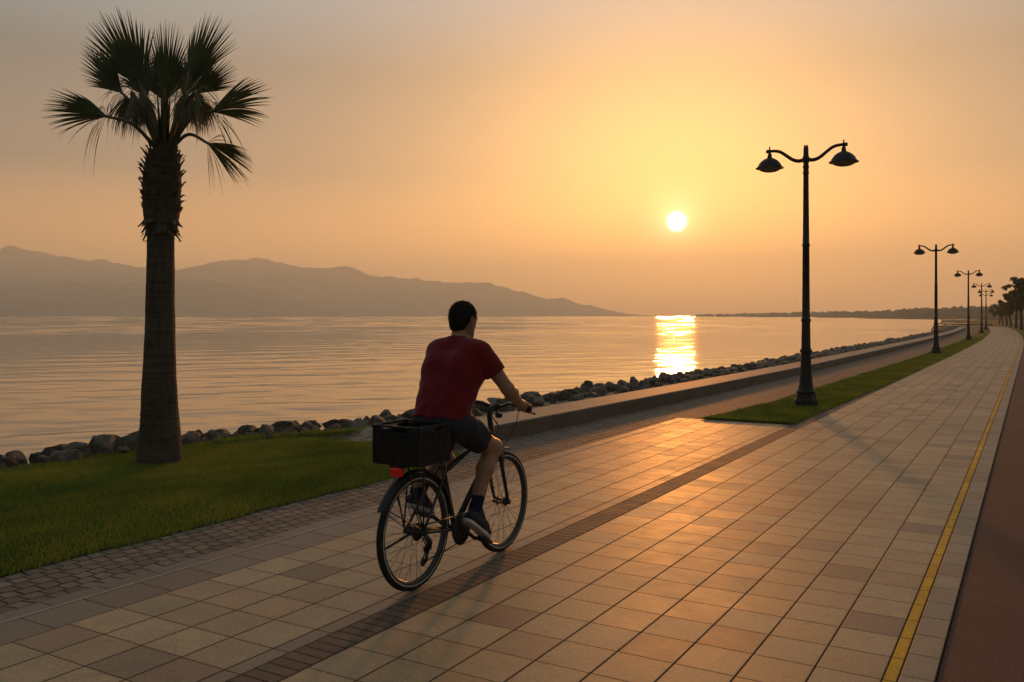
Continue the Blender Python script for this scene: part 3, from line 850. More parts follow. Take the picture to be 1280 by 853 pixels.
    mb.build('leaf_bases', simple_mat('dry_leaf_bases', (0.085, 0.062, 0.042), 0.9, 0.2, var=0.45, scale=14), root)
    # fronds
    green = leaf_mat('palm_leaf', (0.040, 0.055, 0.014), (0.062, 0.078, 0.020), 0.25)
    tan = leaf_mat('dry_palm_leaf', (0.12, 0.085, 0.035), (0.15, 0.11, 0.05), 0.3)
    stem_m = simple_mat('petiole', (0.085, 0.085, 0.028), 0.5, var=0.2, scale=10)
    crown = loc(205, 184)
    # hastula px, depth; tip-centre px, depth; half spread deg; droop; dry share
    fr = [((177, 110), -0.05, (134, 16), -0.10, 38, 0.03, 0.0, 1.0),
          ((153, 117), 0.15, (104, 62), 0.25, 34, 0.05, 0.0, 1.0),
          ((134, 146), -0.15, (56, 122), -0.30, 36, 0.10, 0.15, 1.0),
          ((207, 122), -0.25, (206, 30), -0.30, 37, 0.02, 0.0, 1.0),
          ((236, 106), 0.0, (270, 18), 0.05, 37, 0.03, 0.0, 1.0),
          ((244, 118), 0.2, (288, 78), 0.30, 34, 0.05, 0.05, 1.0),
          ((264, 140), -0.15, (336, 106), -0.25, 38, 0.10, 0.1, 1.0),
          ((259, 179), -0.1, (314, 208), -0.15, 33, 0.12, 0.35, 1.0),
          ((184, 122), 0.35, (164, 58), 0.75, 32, 0.06, 0.0, 1.0),
          ((230, 122), 0.4, (250, 62), 0.80, 32, 0.06, 0.0, 1.0),
          ((166, 116), -0.30, (156, 152), -0.55, 48, 0.25, 0.6, 1.0),
          ((243, 116), -0.30, (252, 152), -0.55, 48, 0.25, 0.6, 1.0),
          ((172, 124), 0.45, (166, 158), 0.8, 46, 0.2, 0.5, 0.9),
          ((240, 124), 0.45, (243, 158), 0.8, 46, 0.2, 0.5, 0.9),
          ((158, 122), 0.1, (150, 158), 0.1, 52, 0.3, 0.6, 1.0), ((176, 118), -0.1, (178, 156), -0.35, 44, 0.25, 0.55, 0.95),
          ((252, 126), 0.1, (264, 160), 0.1, 52, 0.3, 0.6, 1.0), ((232, 116), -0.1, (236, 152), -0.35, 44, 0.25, 0.55, 0.95),
          ((206, 128), 0.4, (207, 58), 0.7, 44, 0.04, 0.0, 1.0)]
    for fi, (h, hd, tp, td, spread, droop, dry, ls) in enumerate(fr):
        rr = random.Random(100 + fi)
        H = loc(h[0], h[1], hd); T = loc(tp[0], tp[1], td)
        ax = T - H; Ln = ax.length * ls; ax.normalize()
        # the blade lies in a plane containing ax, roughly facing the camera for side fronds, tilted at random
        view = Vector((FW[0], FW[1], 0))
        nrm = (view + Vector((rr.uniform(-0.5, 0.5), rr.uniform(-0.5, 0.5), rr.uniform(-0.2, 0.5))))
        nrm = (nrm - ax * nrm.dot(ax)).normalized(); sd = nrm.cross(ax).normalized()
        V = []; F = []; mi = []
        nseg = 44; ncore = 32
        for k in range(nseg):
            core = k < ncore
            if core:
                q = (k + 0.5) / ncore * 2 - 1; ang = R(spread * 0.88 * q) + R(rr.uniform(-1.0, 1.0))
                L = Ln * 1.07 * (1.0 - 0.22 * abs(q) ** 2.0) * rr.uniform(0.93, 1.05); w0 = R(spread * 0.88 * 2 / ncore) * 1.75
                dr = droop * rr.uniform(0.6, 1.3) + 0.05 * abs(q)
            else:
                side_ = 1 if k % 2 else -1; q = side_ * (1 + (k - ncore) / (nseg - ncore) * 0.9)
                ang = R(side_ * (spread * 0.88 + 55 * (abs(q) - 1))) + R(rr.uniform(-3, 3))
                L = Ln * rr.uniform(0.5, 0.8); w0 = R(2.6)
                dr = 0.25 + rr.uniform(0.15, 0.75)
            d = (ax * math.cos(ang) + sd * math.sin(ang)).normalized()
            lat = (-ax * math.sin(ang) + sd * math.cos(ang)).normalized()
            fold = 0.22 * (1 if k % 2 else -1)
            isdry = rr.random() < (dry if core else 0.25 + dry)
            if isdry: dr += 0.2 * rr.random()
            b = len(V); stn = (0.0, 0.12, 0.25, 0.38, 0.5, 0.62, 0.74, 0.87, 1.0)
            for j, tt in enumerate(stn):
                wdt = L * min(tt, 0.52) * w0 / 2
                if tt > 0.52: wdt *= max(0.0, (1 - (tt - 0.52) / 0.48)) ** 0.9
                wdt = max(wdt, 0.0008)
                p = H + d * (L * tt) + nrm * (0.10 * q * q * tt * L + 0.010 * math.sin(k * 2.1) * max(0, tt - 0.4))
                p = p + Vector((0, 0, -1)) * (dr * L * tt ** 2.4) - d * (0.35 * dr * L * tt ** 2.4)
                V += [p - lat * wdt, p + nrm * (wdt * fold * 2), p + lat * wdt]
                if j:
                    a = b + (j - 1) * 3
                    F += [[a, a + 1, a + 4, a + 3], [a + 1, a + 2, a + 5, a + 4]]; mi += [1 if isdry else 0] * 2
            # a hanging thread between some segments
            if rr.random() < 0.30:
                p = H + d * (L * rr.uniform(0.5, 0.8)); p = p + Vector((0, 0, -1)) * (dr * L * 0.3)
                b = len(V); ln = rr.uniform(0.06, 0.18); side = Vector((rr.uniform(-1, 1), rr.uniform(-1, 1), 0)) * 0.04
                V += [p - lat * 0.0015, p + lat * 0.0015, p + side + Vector((0, 0, -ln))]; F.append([b, b + 1, b + 2]); mi.append(1)
        me = np_mesh('frond', V, F, smooth=False)
        o = link('frond', me, root, [green, tan]); me.polygons.foreach_set('material_index', mi)
        # petiole
        c0 = crown + Vector((H.x - crown.x, H.y - crown.y, 0)).normalized() * 0.05 - Vector((0, 0, 0.06))
        mid = c0.lerp(H, 0.5) + Vector((0, 0, 0.05 + 0.10 * abs((H - c0).normalized().x)))
        pts = catmull([c0, mid, H, H + ax * 0.10], 7)
        MB().tube(pts, [0.024 - 0.014 * i / (len(pts) - 1) for i in range(len(pts))], 7).build('petiole', stem_m, o)
    # young upright spear
    mb = MB()
    for k in range(5):
        a = k * 1.3; mb.tube([crown + Vector((0.03 * math.cos(a), 0.03 * math.sin(a), -0.05)), crown + Vector((0.05 * math.cos(a), 0.05 * math.sin(a), 0.30)), crown + Vector((0.07 * math.cos(a), 0.07 * math.sin(a), 0.62))], [0.02, 0.016, 0.004], 6)
    mb.build('spear_leaf', green, root)
palm()

# ================================================================== LAMPS
def lamp_post():
    iron = simple_mat('dark_painted_iron', (0.008, 0.010, 0.0095), 0.5, 0.35, var=0.3, scale=12, bump=0.15, bscale=80)
    glass = leaf_mat('opal_lamp_bowl', (0.62, 0.50, 0.36), (0.58, 0.46, 0.33), 0.6)
    root = empty('street_lamp', (0, 0, 0))
    # octagonal foot and flared base
    MB().lathe([(0.215, -0.05), (0.215, 0.10), (0.20, 0.125), (0.185, 0.15), (0.175, 0.20), (0.165, 0.215)], 8, smooth=False).build('plinth', iron, root)
    prof = [(0.150, 0.212), (0.172, 0.235), (0.172, 0.262), (0.155, 0.28), (0.138, 0.30), (0.118, 0.42), (0.103, 0.58), (0.094, 0.76), (0.089, 0.92), (0.087, 0.96), (0.104, 0.975), (0.108, 1.0), (0.104, 1.025), (0.088, 1.04)]
    MB().lathe(prof, 24).build('pedestal', iron, root)
    prof = [(0.086, 1.04), (0.082, 1.06), (0.075, 1.50), (0.075, 1.53), (0.088, 1.545), (0.09, 1.56), (0.088, 1.575), (0.071, 1.59), (0.066, 2.0), (0.060, 2.90), (0.070, 2.915), (0.070, 2.945), (0.058, 2.96), (0.052, 3.6), (0.047, 4.22), (0.056, 4.235), (0.056, 4.26), (0.048, 4.275), (0.047, 4.33), (0.056, 4.34), (0.056, 4.37), (0.046, 4.385), (0.046, 4.42), (0.060, 4.45), (0.066, 4.49), (0.062, 4.53), (0.050, 4.55), (0.046, 4.60), (0.045, 4.70)]
    MB().lathe(prof, 20).build('pole', iron, root)
    fl = MB()
    for k in range(6):
        a = k * math.pi / 3; fl.tube([(0.03 * math.cos(a), 0.03 * math.sin(a), 4.70), (0.031 * math.cos(a), 0.031 * math.sin(a), 4.755)], [0.012, 0.006], 6)
    fl.lathe([(0.04, 4.69), (0.04, 4.71), (0.02, 4.73)], 14)
    fl.build('finial', iron, root)
    for s in (-1, 1):
        pts = catmull([(s * 0.03, 0, 4.49), (s * 0.13, 0, 4.475), (s * 0.24, 0, 4.51), (s * 0.36, 0, 4.60), (s * 0.47, 0, 4.675), (s * 0.58, 0, 4.70), (s * 0.72, 0, 4.70)], 6)
        mb = MB().tube(pts, [0.036 - 0.010 * i / (len(pts) - 1) for i in range(len(pts))], 12)
        mb.lathe([(0.034, -0.03), (0.034, 0.03)], 12, (s * 0.685, 0, 4.70), 'x')
        mb.build('arm', iron, root)
        x = s * 0.655
        mb = MB().lathe([(0.006, 4.79), (0.014, 4.775), (0.010, 4.745), (0.026, 4.725), (0.030, 4.69), (0.024, 4.66), (0.036, 4.645), (0.040, 4.60), (0.050, 4.575), (0.10, 4.555), (0.15, 4.52), (0.19, 4.475), (0.215, 4.43), (0.225, 4.41), (0.252, 4.395), (0.255, 4.382), (0.235, 4.384), (0.21, 4.40), (0.17, 4.44), (0.0, 4.46)], 28, (x, 0, 0), cap=False)
        sh = mb.build('lamp_shade', iron, root)
        MB().lathe([(0.205, 4.392), (0.20, 4.372), (0.17, 4.345), (0.11, 4.322), (0.05, 4.313), (0.001, 4.311)], 24, (x, 0, 0), cap=False).build('lamp_bowl', glass, sh)
    return root
lp = lamp_post()
lamp_uv = [(-3.55, 16.55)]
for px_, d_ in ((1170, 38.3), (1210.5, 60), (1227, 84), (1232.5, 103), (1236, 122)):
    p_ = at(px_, 400, d_); lamp_uv.append((min(p_.x, -3.15 + bend(p_.y)), p_.y))
lamp_lab = ['tallest dark two armed street lamp, nearest the camera at the tip of the grass strip',
            'second nearest two armed street lamp on the grass strip, beside the sea wall',
            'third nearest two armed street lamp on the grass strip, beyond the second',
            'fourth nearest two armed street lamp, small, just right of the third',
            'second farthest two armed street lamp, very small, just right of the fourth nearest',
            'farthest and smallest two armed street lamp where the promenade bends']
for i, ((lu, v), lb) in enumerate(zip(lamp_uv, lamp_lab)):
    o = lp if i == 0 else copy_tree(lp)
    o.location = (lu, v, 0.01); o.rotation_euler = (0, 0, R([0, 3, -2, 2, 0, 4, -3][i]))
    tag(o, lb, 'street lamp', 'street lamps in a row along the grass strip')

# ================================================================== TREES AT THE FAR RIGHT
def tree(px, depth, top, crown_w, seed, label, trunk_frac=0.42):
    rr = random.Random(seed)
    b = at(px, 400, depth); b.z = -0.05
    H = (HORIZON - top) * depth / F_PX + EYE
    root = empty('tree', b); tag(root, label, 'tree', 'trees where the promenade bends')
    tf = MB()
    sway = Vector((rr.uniform(-0.3, 0.3), rr.uniform(-0.3, 0.3), 0))
    fork = sway + Vector((0, 0, H * trunk_frac))
    r0 = 0.16 + H * 0.008
    tf.tube(catmull([(0, 0, -0.1), sway * 0.4 + Vector((0, 0, H * trunk_frac * 0.5)), fork], 5), [r0 * (1 - 0.035 * i) for i in range(11)], 9)
    tips = []
    for k in range(7):
        a = k * 2.4 + rr.uniform(-0.4, 0.4); rad = crown_w * rr.uniform(0.45, 0.85); hh = H * rr.uniform(0.60, 0.92)
        e = sway + Vector((rad * math.cos(a), rad * math.sin(a), hh)); st = fork - Vector((0, 0, H * 0.06 * rr.random()))
        mid = st.lerp(e, 0.5) + Vector((0, 0, 0.25)); tf.tube(catmull([st, mid, e], 4), [r0 * 0.5 * (1 - 0.1 * i) for i in range(9)], 6); tips += [e, mid]
    tf.build('trunk', mat_treebark, root)
    cl = []
    for e in tips:
        for _ in range(4): cl.append((e + Vector((rr.gauss(0, 0.35), rr.gauss(0, 0.35), rr.gauss(0.1, 0.3))) * (crown_w / 2.2), rr.uniform(0.30, 0.62) * crown_w / 2.4))
    cl.append((sway + Vector((0, 0, H * 0.93)), 0.7 * crown_w / 2.4))
    n = 3400
    r2 = np.random.default_rng(seed)
    ci = r2.integers(0, len(cl), n)
    C = np.array([tuple(cl[i][0]) for i in ci]); rd = np.array([cl[i][1] for i in ci])
    dv = r2.normal(0, 1, (n, 3)); dv /= np.linalg.norm(dv, axis=1)[:, None]
    P = C + dv * (rd * r2.random(n) ** 0.45)[:, None] * np.array([1, 1, 0.7])
    P[:, 2] = np.minimum(P[:, 2], H)
    a1 = r2.normal(0, 1, (n, 3)); a1 /= np.linalg.norm(a1, axis=1)[:, None]
    a2 = np.cross(a1, r2.normal(0, 1, (n, 3))); a2 /= np.linalg.norm(a2, axis=1)[:, None]
    s = r2.uniform(0.10, 0.22, n)[:, None]
    V = np.stack([P - a1 * s, P + a2 * s * 0.5, P + a1 * s, P - a2 * s * 0.5], 1).reshape(-1, 3)
    Fq = np.arange(n * 4).reshape(n, 4)
    link('crown', np_mesh('crown', V, Fq), root, [mat_treeleaf])
mat_treebark = simple_mat('tree_bark', (0.065, 0.05, 0.036), 0.9, 0.2, var=0.4, scale=5)
mat_treeleaf = leaf_mat('tree_leaves', (0.045, 0.055, 0.014), (0.085, 0.078, 0.022), 0.4)
for i, (px, d, top, cw, lb) in enumerate([
        (1286, 88, 347, 2.3, 'large dark green tree cut off by the right picture edge'),
        (1277, 104, 352, 2.0, 'tall leafy tree just left of the big one at the right picture edge'),
        (1270, 122, 362, 1.8, 'third leafy tree from the right picture edge, with a bare lower trunk'),
        (1264, 138, 371, 1.8, 'medium tree in the middle of the small grove where the path bends'),
        (1258.5, 152, 378, 1.8, 'low rounded tree third from the left in the grove where the path bends'),
        (1253.5, 168, 381, 1.7, 'small tree second from the left in the grove beyond the path'),
        (1249, 185, 384, 1.7, 'smallest and leftmost tree of the grove beyond the last lamp')]):
    tree(px, d, top, cw, 40 + i, lb)

# ================================================================== BICYCLE
RW = Vector((-3.2315 + 0.03 * RT[0], 4.2548 + 0.03 * RT[1], 0.0)); BROT = -math.atan2(0.0433466, 0.99906) + R(2.5)   # rear contact point, heading
BZ = BROT + math.pi / 2                                                      # bike x axis = forward
bike = empty('bicycle', RW, BZ)
tag(bike, 'black trekking bicycle with rear rack and mudguards ridden along the paving', 'bicycle')
m_frame = simple_mat('black_frame_paint', (0.012, 0.013, 0.017), 0.28, 0.5, var=0.15, scale=20)
m_rubber = simple_mat('tyre_rubber', (0.014, 0.014, 0.014), 0.75, 0.3, var=0.2, scale=60)
m_metal = simple_mat('brushed_alloy', (0.30, 0.29, 0.28), 0.35, metal=1.0, var=0.1, scale=40)
m_dmetal = simple_mat('dark_drivetrain', (0.05, 0.048, 0.045), 0.45, metal=0.8, var=0.2, scale=40)
m_plastic = simple_mat('black_plastic', (0.012, 0.012, 0.013), 0.5, 0.4, var=0.15, scale=40)
AX, WR, WB = 0.35, 0.35, 1.012
BBP = Vector((0.425, 0, 0.285))
def wheel(x, name='wheel'):
    w = empty(name, (x, 0, AX)); w.parent = bike
    def circ(r, n=64): return [(r * math.cos(2 * math.pi * k / n), 0, r * math.sin(2 * math.pi * k / n)) for k in range(n)]
    MB().tube(circ(WR - 0.019), 0.0195, 10, closed=True).build('tyre', m_rubber, w)
    mb = MB(); mb.lathe([(0.316, -0.012), (0.318, 0.012), (0.296, 0.011), (0.290, 0.0), (0.296, -0.011), (0.316, -0.012)], 64, axis='y', cap=False); mb.build('rim', m_metal_dark, w)
    mb = MB(); mb.lathe([(0.3225, -0.0195), (0.3185, -0.0205), (0.3145, -0.019)], 64, axis='y', cap=False); mb.lathe([(0.3225, 0.0195), (0.3185, 0.0205), (0.3145, 0.019)], 64, axis='y', cap=False)
    mb.build('reflective_band', m_refl, w)
    mb = MB()
    for k in range(32):
        a = 2 * math.pi * k / 32 + 0.05; sgn = 1 if k % 2 else -1; b = a + (0.55 if (k // 2) % 2 else -0.55)
        mb.tube([(0.026 * math.cos(b), sgn * 0.028, 0.026 * math.sin(b)), (0.295 * math.cos(a), sgn * 0.003, 0.295 * math.sin(a))], 0.0013, 5)
    mb.build('spokes', m_spoke, w)
    MB().lathe([(0.010, -0.055), (0.014, -0.05), (0.03, -0.034), (0.03, -0.028), (0.018, -0.02), (0.018, 0.02), (0.03, 0.028), (0.03, 0.034), (0.014, 0.05), (0.010, 0.055)], 18, axis='y').build('hub', m_dmetal, w)
    return w
m_metal_dark = simple_mat('dark_rim', (0.06, 0.06, 0.06), 0.4, metal=0.7, var=0.1, scale=40)
m_refl = simple_mat('reflective_tape', (0.42, 0.41, 0.38), 0.4, 0.5, var=0.1, scale=40)
m_spoke = simple_mat('spoke_steel', (0.16, 0.155, 0.15), 0.4, metal=0.9, var=0.1, scale=40)
wheel(0.0); wheel(WB)
# frame
ST = Vector((0.245, 0, 0.86)); HT = Vector((0.865, 0, 0.905)); HB = Vector((0.905, 0, 0.735))
def seat_pt(z): return BBP.lerp(ST, (z - BBP.z) / (ST.z - BBP.z))
fr = MB()
fr.tube([BBP, ST], 0.0165, 12); fr.tube([HB + Vector((0.005, 0, -0.02)), HT + Vector((-0.003, 0, 0.015))], 0.021, 12)
fr.tube([seat_pt(0.66), HT.lerp(HB, 0.25)], 0.0165, 12); fr.tube([BBP, HB.lerp(HT, 0.15)], 0.020, 12)
fr.lathe([(0.024, -0.037), (0.024, 0.037)], 16, tuple(BBP), 'y')
for s in (-1, 1):
    fr.tube(catmull([BBP + Vector((-0.01, s * 0.03, 0)), Vector((0.30, s * 0.045, 0.30)), Vector((0.0, s * 0.066, AX))], 4), 0.0105, 8)
    fr.tube(catmull([seat_pt(0.70) + Vector((0, s * 0.018, 0)), Vector((0.21, s * 0.045, 0.60)), Vector((0.0, s * 0.066, AX))], 4), 0.009, 8)
    fr.lathe([(0.022, -0.004), (0.022, 0.004)], 12, (0, s * 0.066, AX), 'y')
fr.build('frame', m_frame, bike)
fk = MB()
for s in (-1, 1):
    fk.tube(catmull([HB + Vector((0.004, s * 0.05, -0.03)), Vector((0.935, s * 0.056, 0.58)), Vector((WB - 0.03, s * 0.056, 0.43)), Vector((WB, s * 0.054, AX))], 5), [0.0155 - 0.00035 * i for i in range(16)], 10)
    fk.lathe([(0.018, -0.008), (0.018, 0.008)], 10, (WB, s * 0.058, AX), 'y')
fk.box(HB + Vector((0.003, 0, -0.035)), (0.04, 0.125, 0.035), None, 0.008)
fk.build('fork', m_frame, bike)
for s in (-1, 1):                                                # front rim brake arms
    MB().tube([(0.945, s * 0.052, 0.625), (0.965, s * 0.038, 0.665), (0.972, s * 0.034, 0.72)], [0.010, 0.009, 0.006], 8).build('brake_arm', m_dmetal, bike)
st = MB()
st.tube(catmull([HT + Vector((-0.004, 0, 0.01)), Vector((0.853, 0, 0.955)), Vector((0.855, 0, 0.99)), Vector((0.885, 0, 1.018)), Vector((0.925, 0, 1.022))], 5), 0.018, 12)
st.lathe([(0.024, -0.024), (0.024, 0.024)], 14, (0.93, 0, 1.022), 'y')
st.build('stem', m_plastic, bike)
def bar_pt(s):
    return [Vector((0.93, 0, 1.022)), Vector((0.93, s * 0.05, 1.023)), Vector((0.912, s * 0.115, 1.045)), Vector((0.880, s * 0.175, 1.050)), Vector((0.848, s * 0.25, 1.042)), Vector((0.812, s * 0.335, 1.032))]
pts = catmull(bar_pt(1)[::-1] + bar_pt(-1)[1:], 5)
MB().tube(pts, 0.0125, 10).build('handlebar', m_frame, bike)
for s in (-1, 1):
    a, b = Vector((0.853, s * 0.238, 1.0435)), Vector((0.806, s * 0.348, 1.031))
    MB().tube([a, a.lerp(b, 0.05), a.lerp(b, 0.95), b], [0.015, 0.0175, 0.0175, 0.016], 12).build('grip', m_rubber, bike)
    c = Vector((0.872, s * 0.195, 1.046))
    mb = MB().tube(catmull([c, c + Vector((0.045, s * 0.015, -0.02)), c + Vector((0.05, s * 0.07, -0.045)), c + Vector((0.02, s * 0.14, -0.055))], 5), [0.011] + [0.0065] * 15, 8)
    mb.lathe([(0.017, -0.014), (0.017, 0.014)], 10, tuple(c), 'y')
    mb.build('brake_lever', m_plastic, bike)
cb = MB()
c = Vector((0.915, -0.20, 1.02))
cb.tube(catmull([c, Vector((0.985, -0.15, 0.98)), Vector((1.03, -0.10, 0.88)), Vector((0.99, -0.055, 0.78)), Vector((0.965, -0.03, 0.715))], 8), 0.0028, 6)
cb.tube(catmull([Vector((0.915, 0.20, 1.02)), Vector((0.97, 0.12, 0.98)), Vector((0.985, 0.02, 0.90)), Vector((0.93, -0.03, 0.83)), Vector((0.88, -0.022, 0.80))], 8), 0.0028, 6)
cb.tube(catmull([Vector((0.915, 0.18, 1.02)), Vector((0.98, 0.08, 0.96)), Vector((0.965, 0.0, 0.86)), Vector((0.90, 0.03, 0.79))], 8), 0.0028, 6)
cb.build('brake_cable', m_plastic, bike)
bl = MB().box((0.975, 0, 0.955), (0.04, 0.045, 0.035), None, 0.01); bl.tube([(0.93, 0, 1.0), (0.965, 0, 0.965)], 0.006, 6); bl.build('bracket', m_plastic, bike)
# mudguards
def guard(xc, a0, a1, name):
    V = []; F = []; n = 40; W_ = [(-0.027, -0.012), (-0.022, 0.0), (0.0, 0.006), (0.022, 0.0), (0.027, -0.012)]
    for i in range(n + 1):
        a = R(a0 + (a1 - a0) * i / n)
        for (y, dr) in W_:
            r = 0.372 + dr; V.append((xc + r * math.cos(a), y, AX + r * math.sin(a)))
        for (y, dr) in W_:
            r = 0.369 + dr; V.append((xc + r * math.cos(a), y, AX + r * math.sin(a)))
    for i in range(n):
        for k in range(4):
            a = i * 10 + k; F += [[a, a + 1, a + 11, a + 10], [a + 5, a + 15, a + 16, a + 6]]
    mb = MB(); mb.add(V, F); return mb
g = guard(0, 5, 152, 'x')
for s in (-1, 1):
    for an in (148, 118): g.tube([(0.372 * math.cos(R(an)), s * 0.028, AX + 0.372 * math.sin(R(an))), (0, s * 0.070, AX + 0.01)], 0.0032, 6)
g.build('mudguard', m_plastic, bike)
g = guard(WB, 78, 150, 'x')
g.build('mudguard', m_plastic, bike)
# saddle
sp = MB().tube([seat_pt(0.84), Vector((0.232, 0, 0.915))], 0.0135, 10); sp.build('seat_post', m_metal, bike)
def saddle():
    V = []; F = []; xs = np.linspace(0, 1, 15); n = 12
    for q in xs:
        x = 0.10 + 0.27 * q
        w = 0.088 * (1 - q) ** 0.7 + 0.020 if q > 0.12 else 0.075 + 0.10 * q
        zt = 0.965 - 0.012 * math.sin(q * math.pi) + 0.01 * (1 - q)
        for k in range(n):
            a = 2 * math.pi * k / n; e = 0.55 if q in (xs[0], xs[-1]) else 1
            V.append((x, w * math.cos(a) * e, zt - 0.025 + 0.028 * math.sin(a) * e - (0.02 * abs(math.cos(a)) ** 3)))
    for i in range(14):
        for k in range(n): F.append([i * n + k, i * n + (k + 1) % n, (i + 1) * n + (k + 1) % n, (i + 1) * n + k])
    F.append(list(range(n))); F.append([14 * n + k for k in range(n)])
    mb = MB(); mb.add(V, F)
    for s in (-1, 1): mb.tube([(0.13, s * 0.03, 0.93), (0.2, s * 0.022, 0.912), (0.27, s * 0.022, 0.912), (0.34, s * 0.01, 0.932)], 0.004, 6)
    mb.build('saddle', m_plastic, bike)
saddle()
# rack
RKZ = 0.765
rk = MB()
for s in (-1, 1):
    rk.tube(catmull([(0.17, s * 0.03, RKZ - 0.02), (0.10, s * 0.055, RKZ), (-0.10, s * 0.055, RKZ), (-0.165, s * 0.05, RKZ), (-0.185, s * 0.03, RKZ - 0.005)], 5), 0.0055, 8)
    for x in (-0.14, 0.02): rk.tube([(x, s * 0.057, RKZ), (-0.01, s * 0.073, AX + 0.02)], 0.005, 7)
for x in (0.08, 0.0, -0.08, -0.16): rk.tube([(x, -0.055, RKZ), (x, 0.055, RKZ)], 0.0045, 7)
rk.build('rear_rack', m_frame, bike)
m_red, t = material('red_tail_lens')
c = t.coords('Object'); g_ = t.noise(c, 300, 1); col = t.mix(t.mr(g_, .4, .6, 0, 1), (0.55, 0.012, 0.012), (0.40, 0.006, 0.008))
principled(t, col, 0.25, None, 0.5, Emission_Color=(0.9, 0.02, 0.02), Emission_Strength=0.03)
tl = MB().box((-0.172, 0, 0.733), (0.03, 0.085, 0.052), None, 0.010).build('tail_light', m_red, bike)
MB().box((-0.150, 0, 0.742), (0.018, 0.06, 0.036), None, 0.004).build('light_mount', m_plastic, tl)
# drivetrain
CR = R(-34); CL = 0.165; YD = -0.045
cr = MB()
cr.lathe([(0.085, -0.003), (0.092, -0.003), (0.092, 0.003), (0.085, 0.003), (0.03, 0.002), (0.03, -0.002)], 40, (BBP.x, YD, BBP.z), 'y')
cr.lathe([(0.103, -0.002), (0.103, 0.002)], 40, (BBP.x, YD - 0.010, BBP.z), 'y')
cr.build('chainring', m_plastic, bike)
PED = {}
for s, a in ((-1, CR), (1, CR + math.pi)):
    e = BBP + Vector((CL * math.cos(a), s * 0.075, CL * math.sin(a)))
    MB().tube([BBP + Vector((0, s * 0.062, 0)), BBP.lerp(e, 0.5) + Vector((0, s * 0.032, 0)), e], [0.017, 0.0125, 0.013], 10, flat=0.7).build('crank', m_dmetal, bike)
    pc = e + Vector((0, s * 0.062, 0)); PED[s] = pc
    M = Matrix.Rotation(R(24), 3, 'Y')
    mb = MB()
    for xx in (-0.04, 0.04): mb.box(pc + M @ Vector((xx, 0, 0)), (0.014, 0.09, 0.022), M, 0.004)
    for yy in (-0.042, 0.0, 0.042): mb.box(pc + M @ Vector((0, yy, 0)), (0.085, 0.010, 0.018), M, 0.003)
    mb.tube([e, pc + Vector((0, s * 0.045, 0))], 0.007, 8)
    mb.build('pedal', m_plastic, bike)
def chain():
    mb = MB(); r1, r2 = 0.088, 0.035; c1, c2 = Vector((BBP.x, YD, BBP.z)), Vector((0, YD, AX)); c3 = Vector((0.055, YD, 0.235)); c4 = Vector((0.025, YD, 0.175))
    mb.tube([c2 + Vector((0, 0, r2)), c1 + Vector((-0.01, 0, r1))], 0.0045, 6)
    mb.tube([c1 + Vector((-0.02, 0, -r1)), c4 + Vector((0.0, 0, -0.015)), c4 + Vector((-0.014, 0, 0.006)), c3 + Vector((0.014, 0, 0.0)), c2 + Vector((0.02, 0, -r2))], 0.0045, 6)
    mb.build('chain', m_dmetal, bike)
    mb = MB()
    for k, r in enumerate((0.055, 0.049, 0.043, 0.037, 0.031, 0.026)): mb.lathe([(r, -0.001), (r, 0.001)], 28, (0, -0.022 - 0.0055 * k, AX), 'y')
    mb.build('sprockets', m_dmetal, bike)
    mb = MB()
    mb.tube([(0, -0.078, AX - 0.01), (0.035, -0.085, 0.29), (0.055, -0.066, 0.245)], [0.015, 0.02, 0.017], 8)
    mb.tube([(0.055, -0.062, 0.24), (0.025, -0.062, 0.165)], [0.013, 0.010], 8, flat=0.6)
    mb.lathe([(0.022, -0.004), (0.022, 0.004)], 14, (0.055, YD, 0.238), 'y'); mb.lathe([(0.024, -0.004), (0.024, 0.004)], 14, (0.025, YD, 0.165), 'y')
    mb.build('derailleur', m_dmetal, bike)
    mb = MB().tube([(0.05, 0.075, 0.318), (0.0, 0.082, 0.30), (-0.17, 0.088, 0.272), (-0.185, 0.092, 0.27)], [0.012, 0.009, 0.008, 0.011], 8)
    mb.build('kickstand', m_frame, bike)
chain()

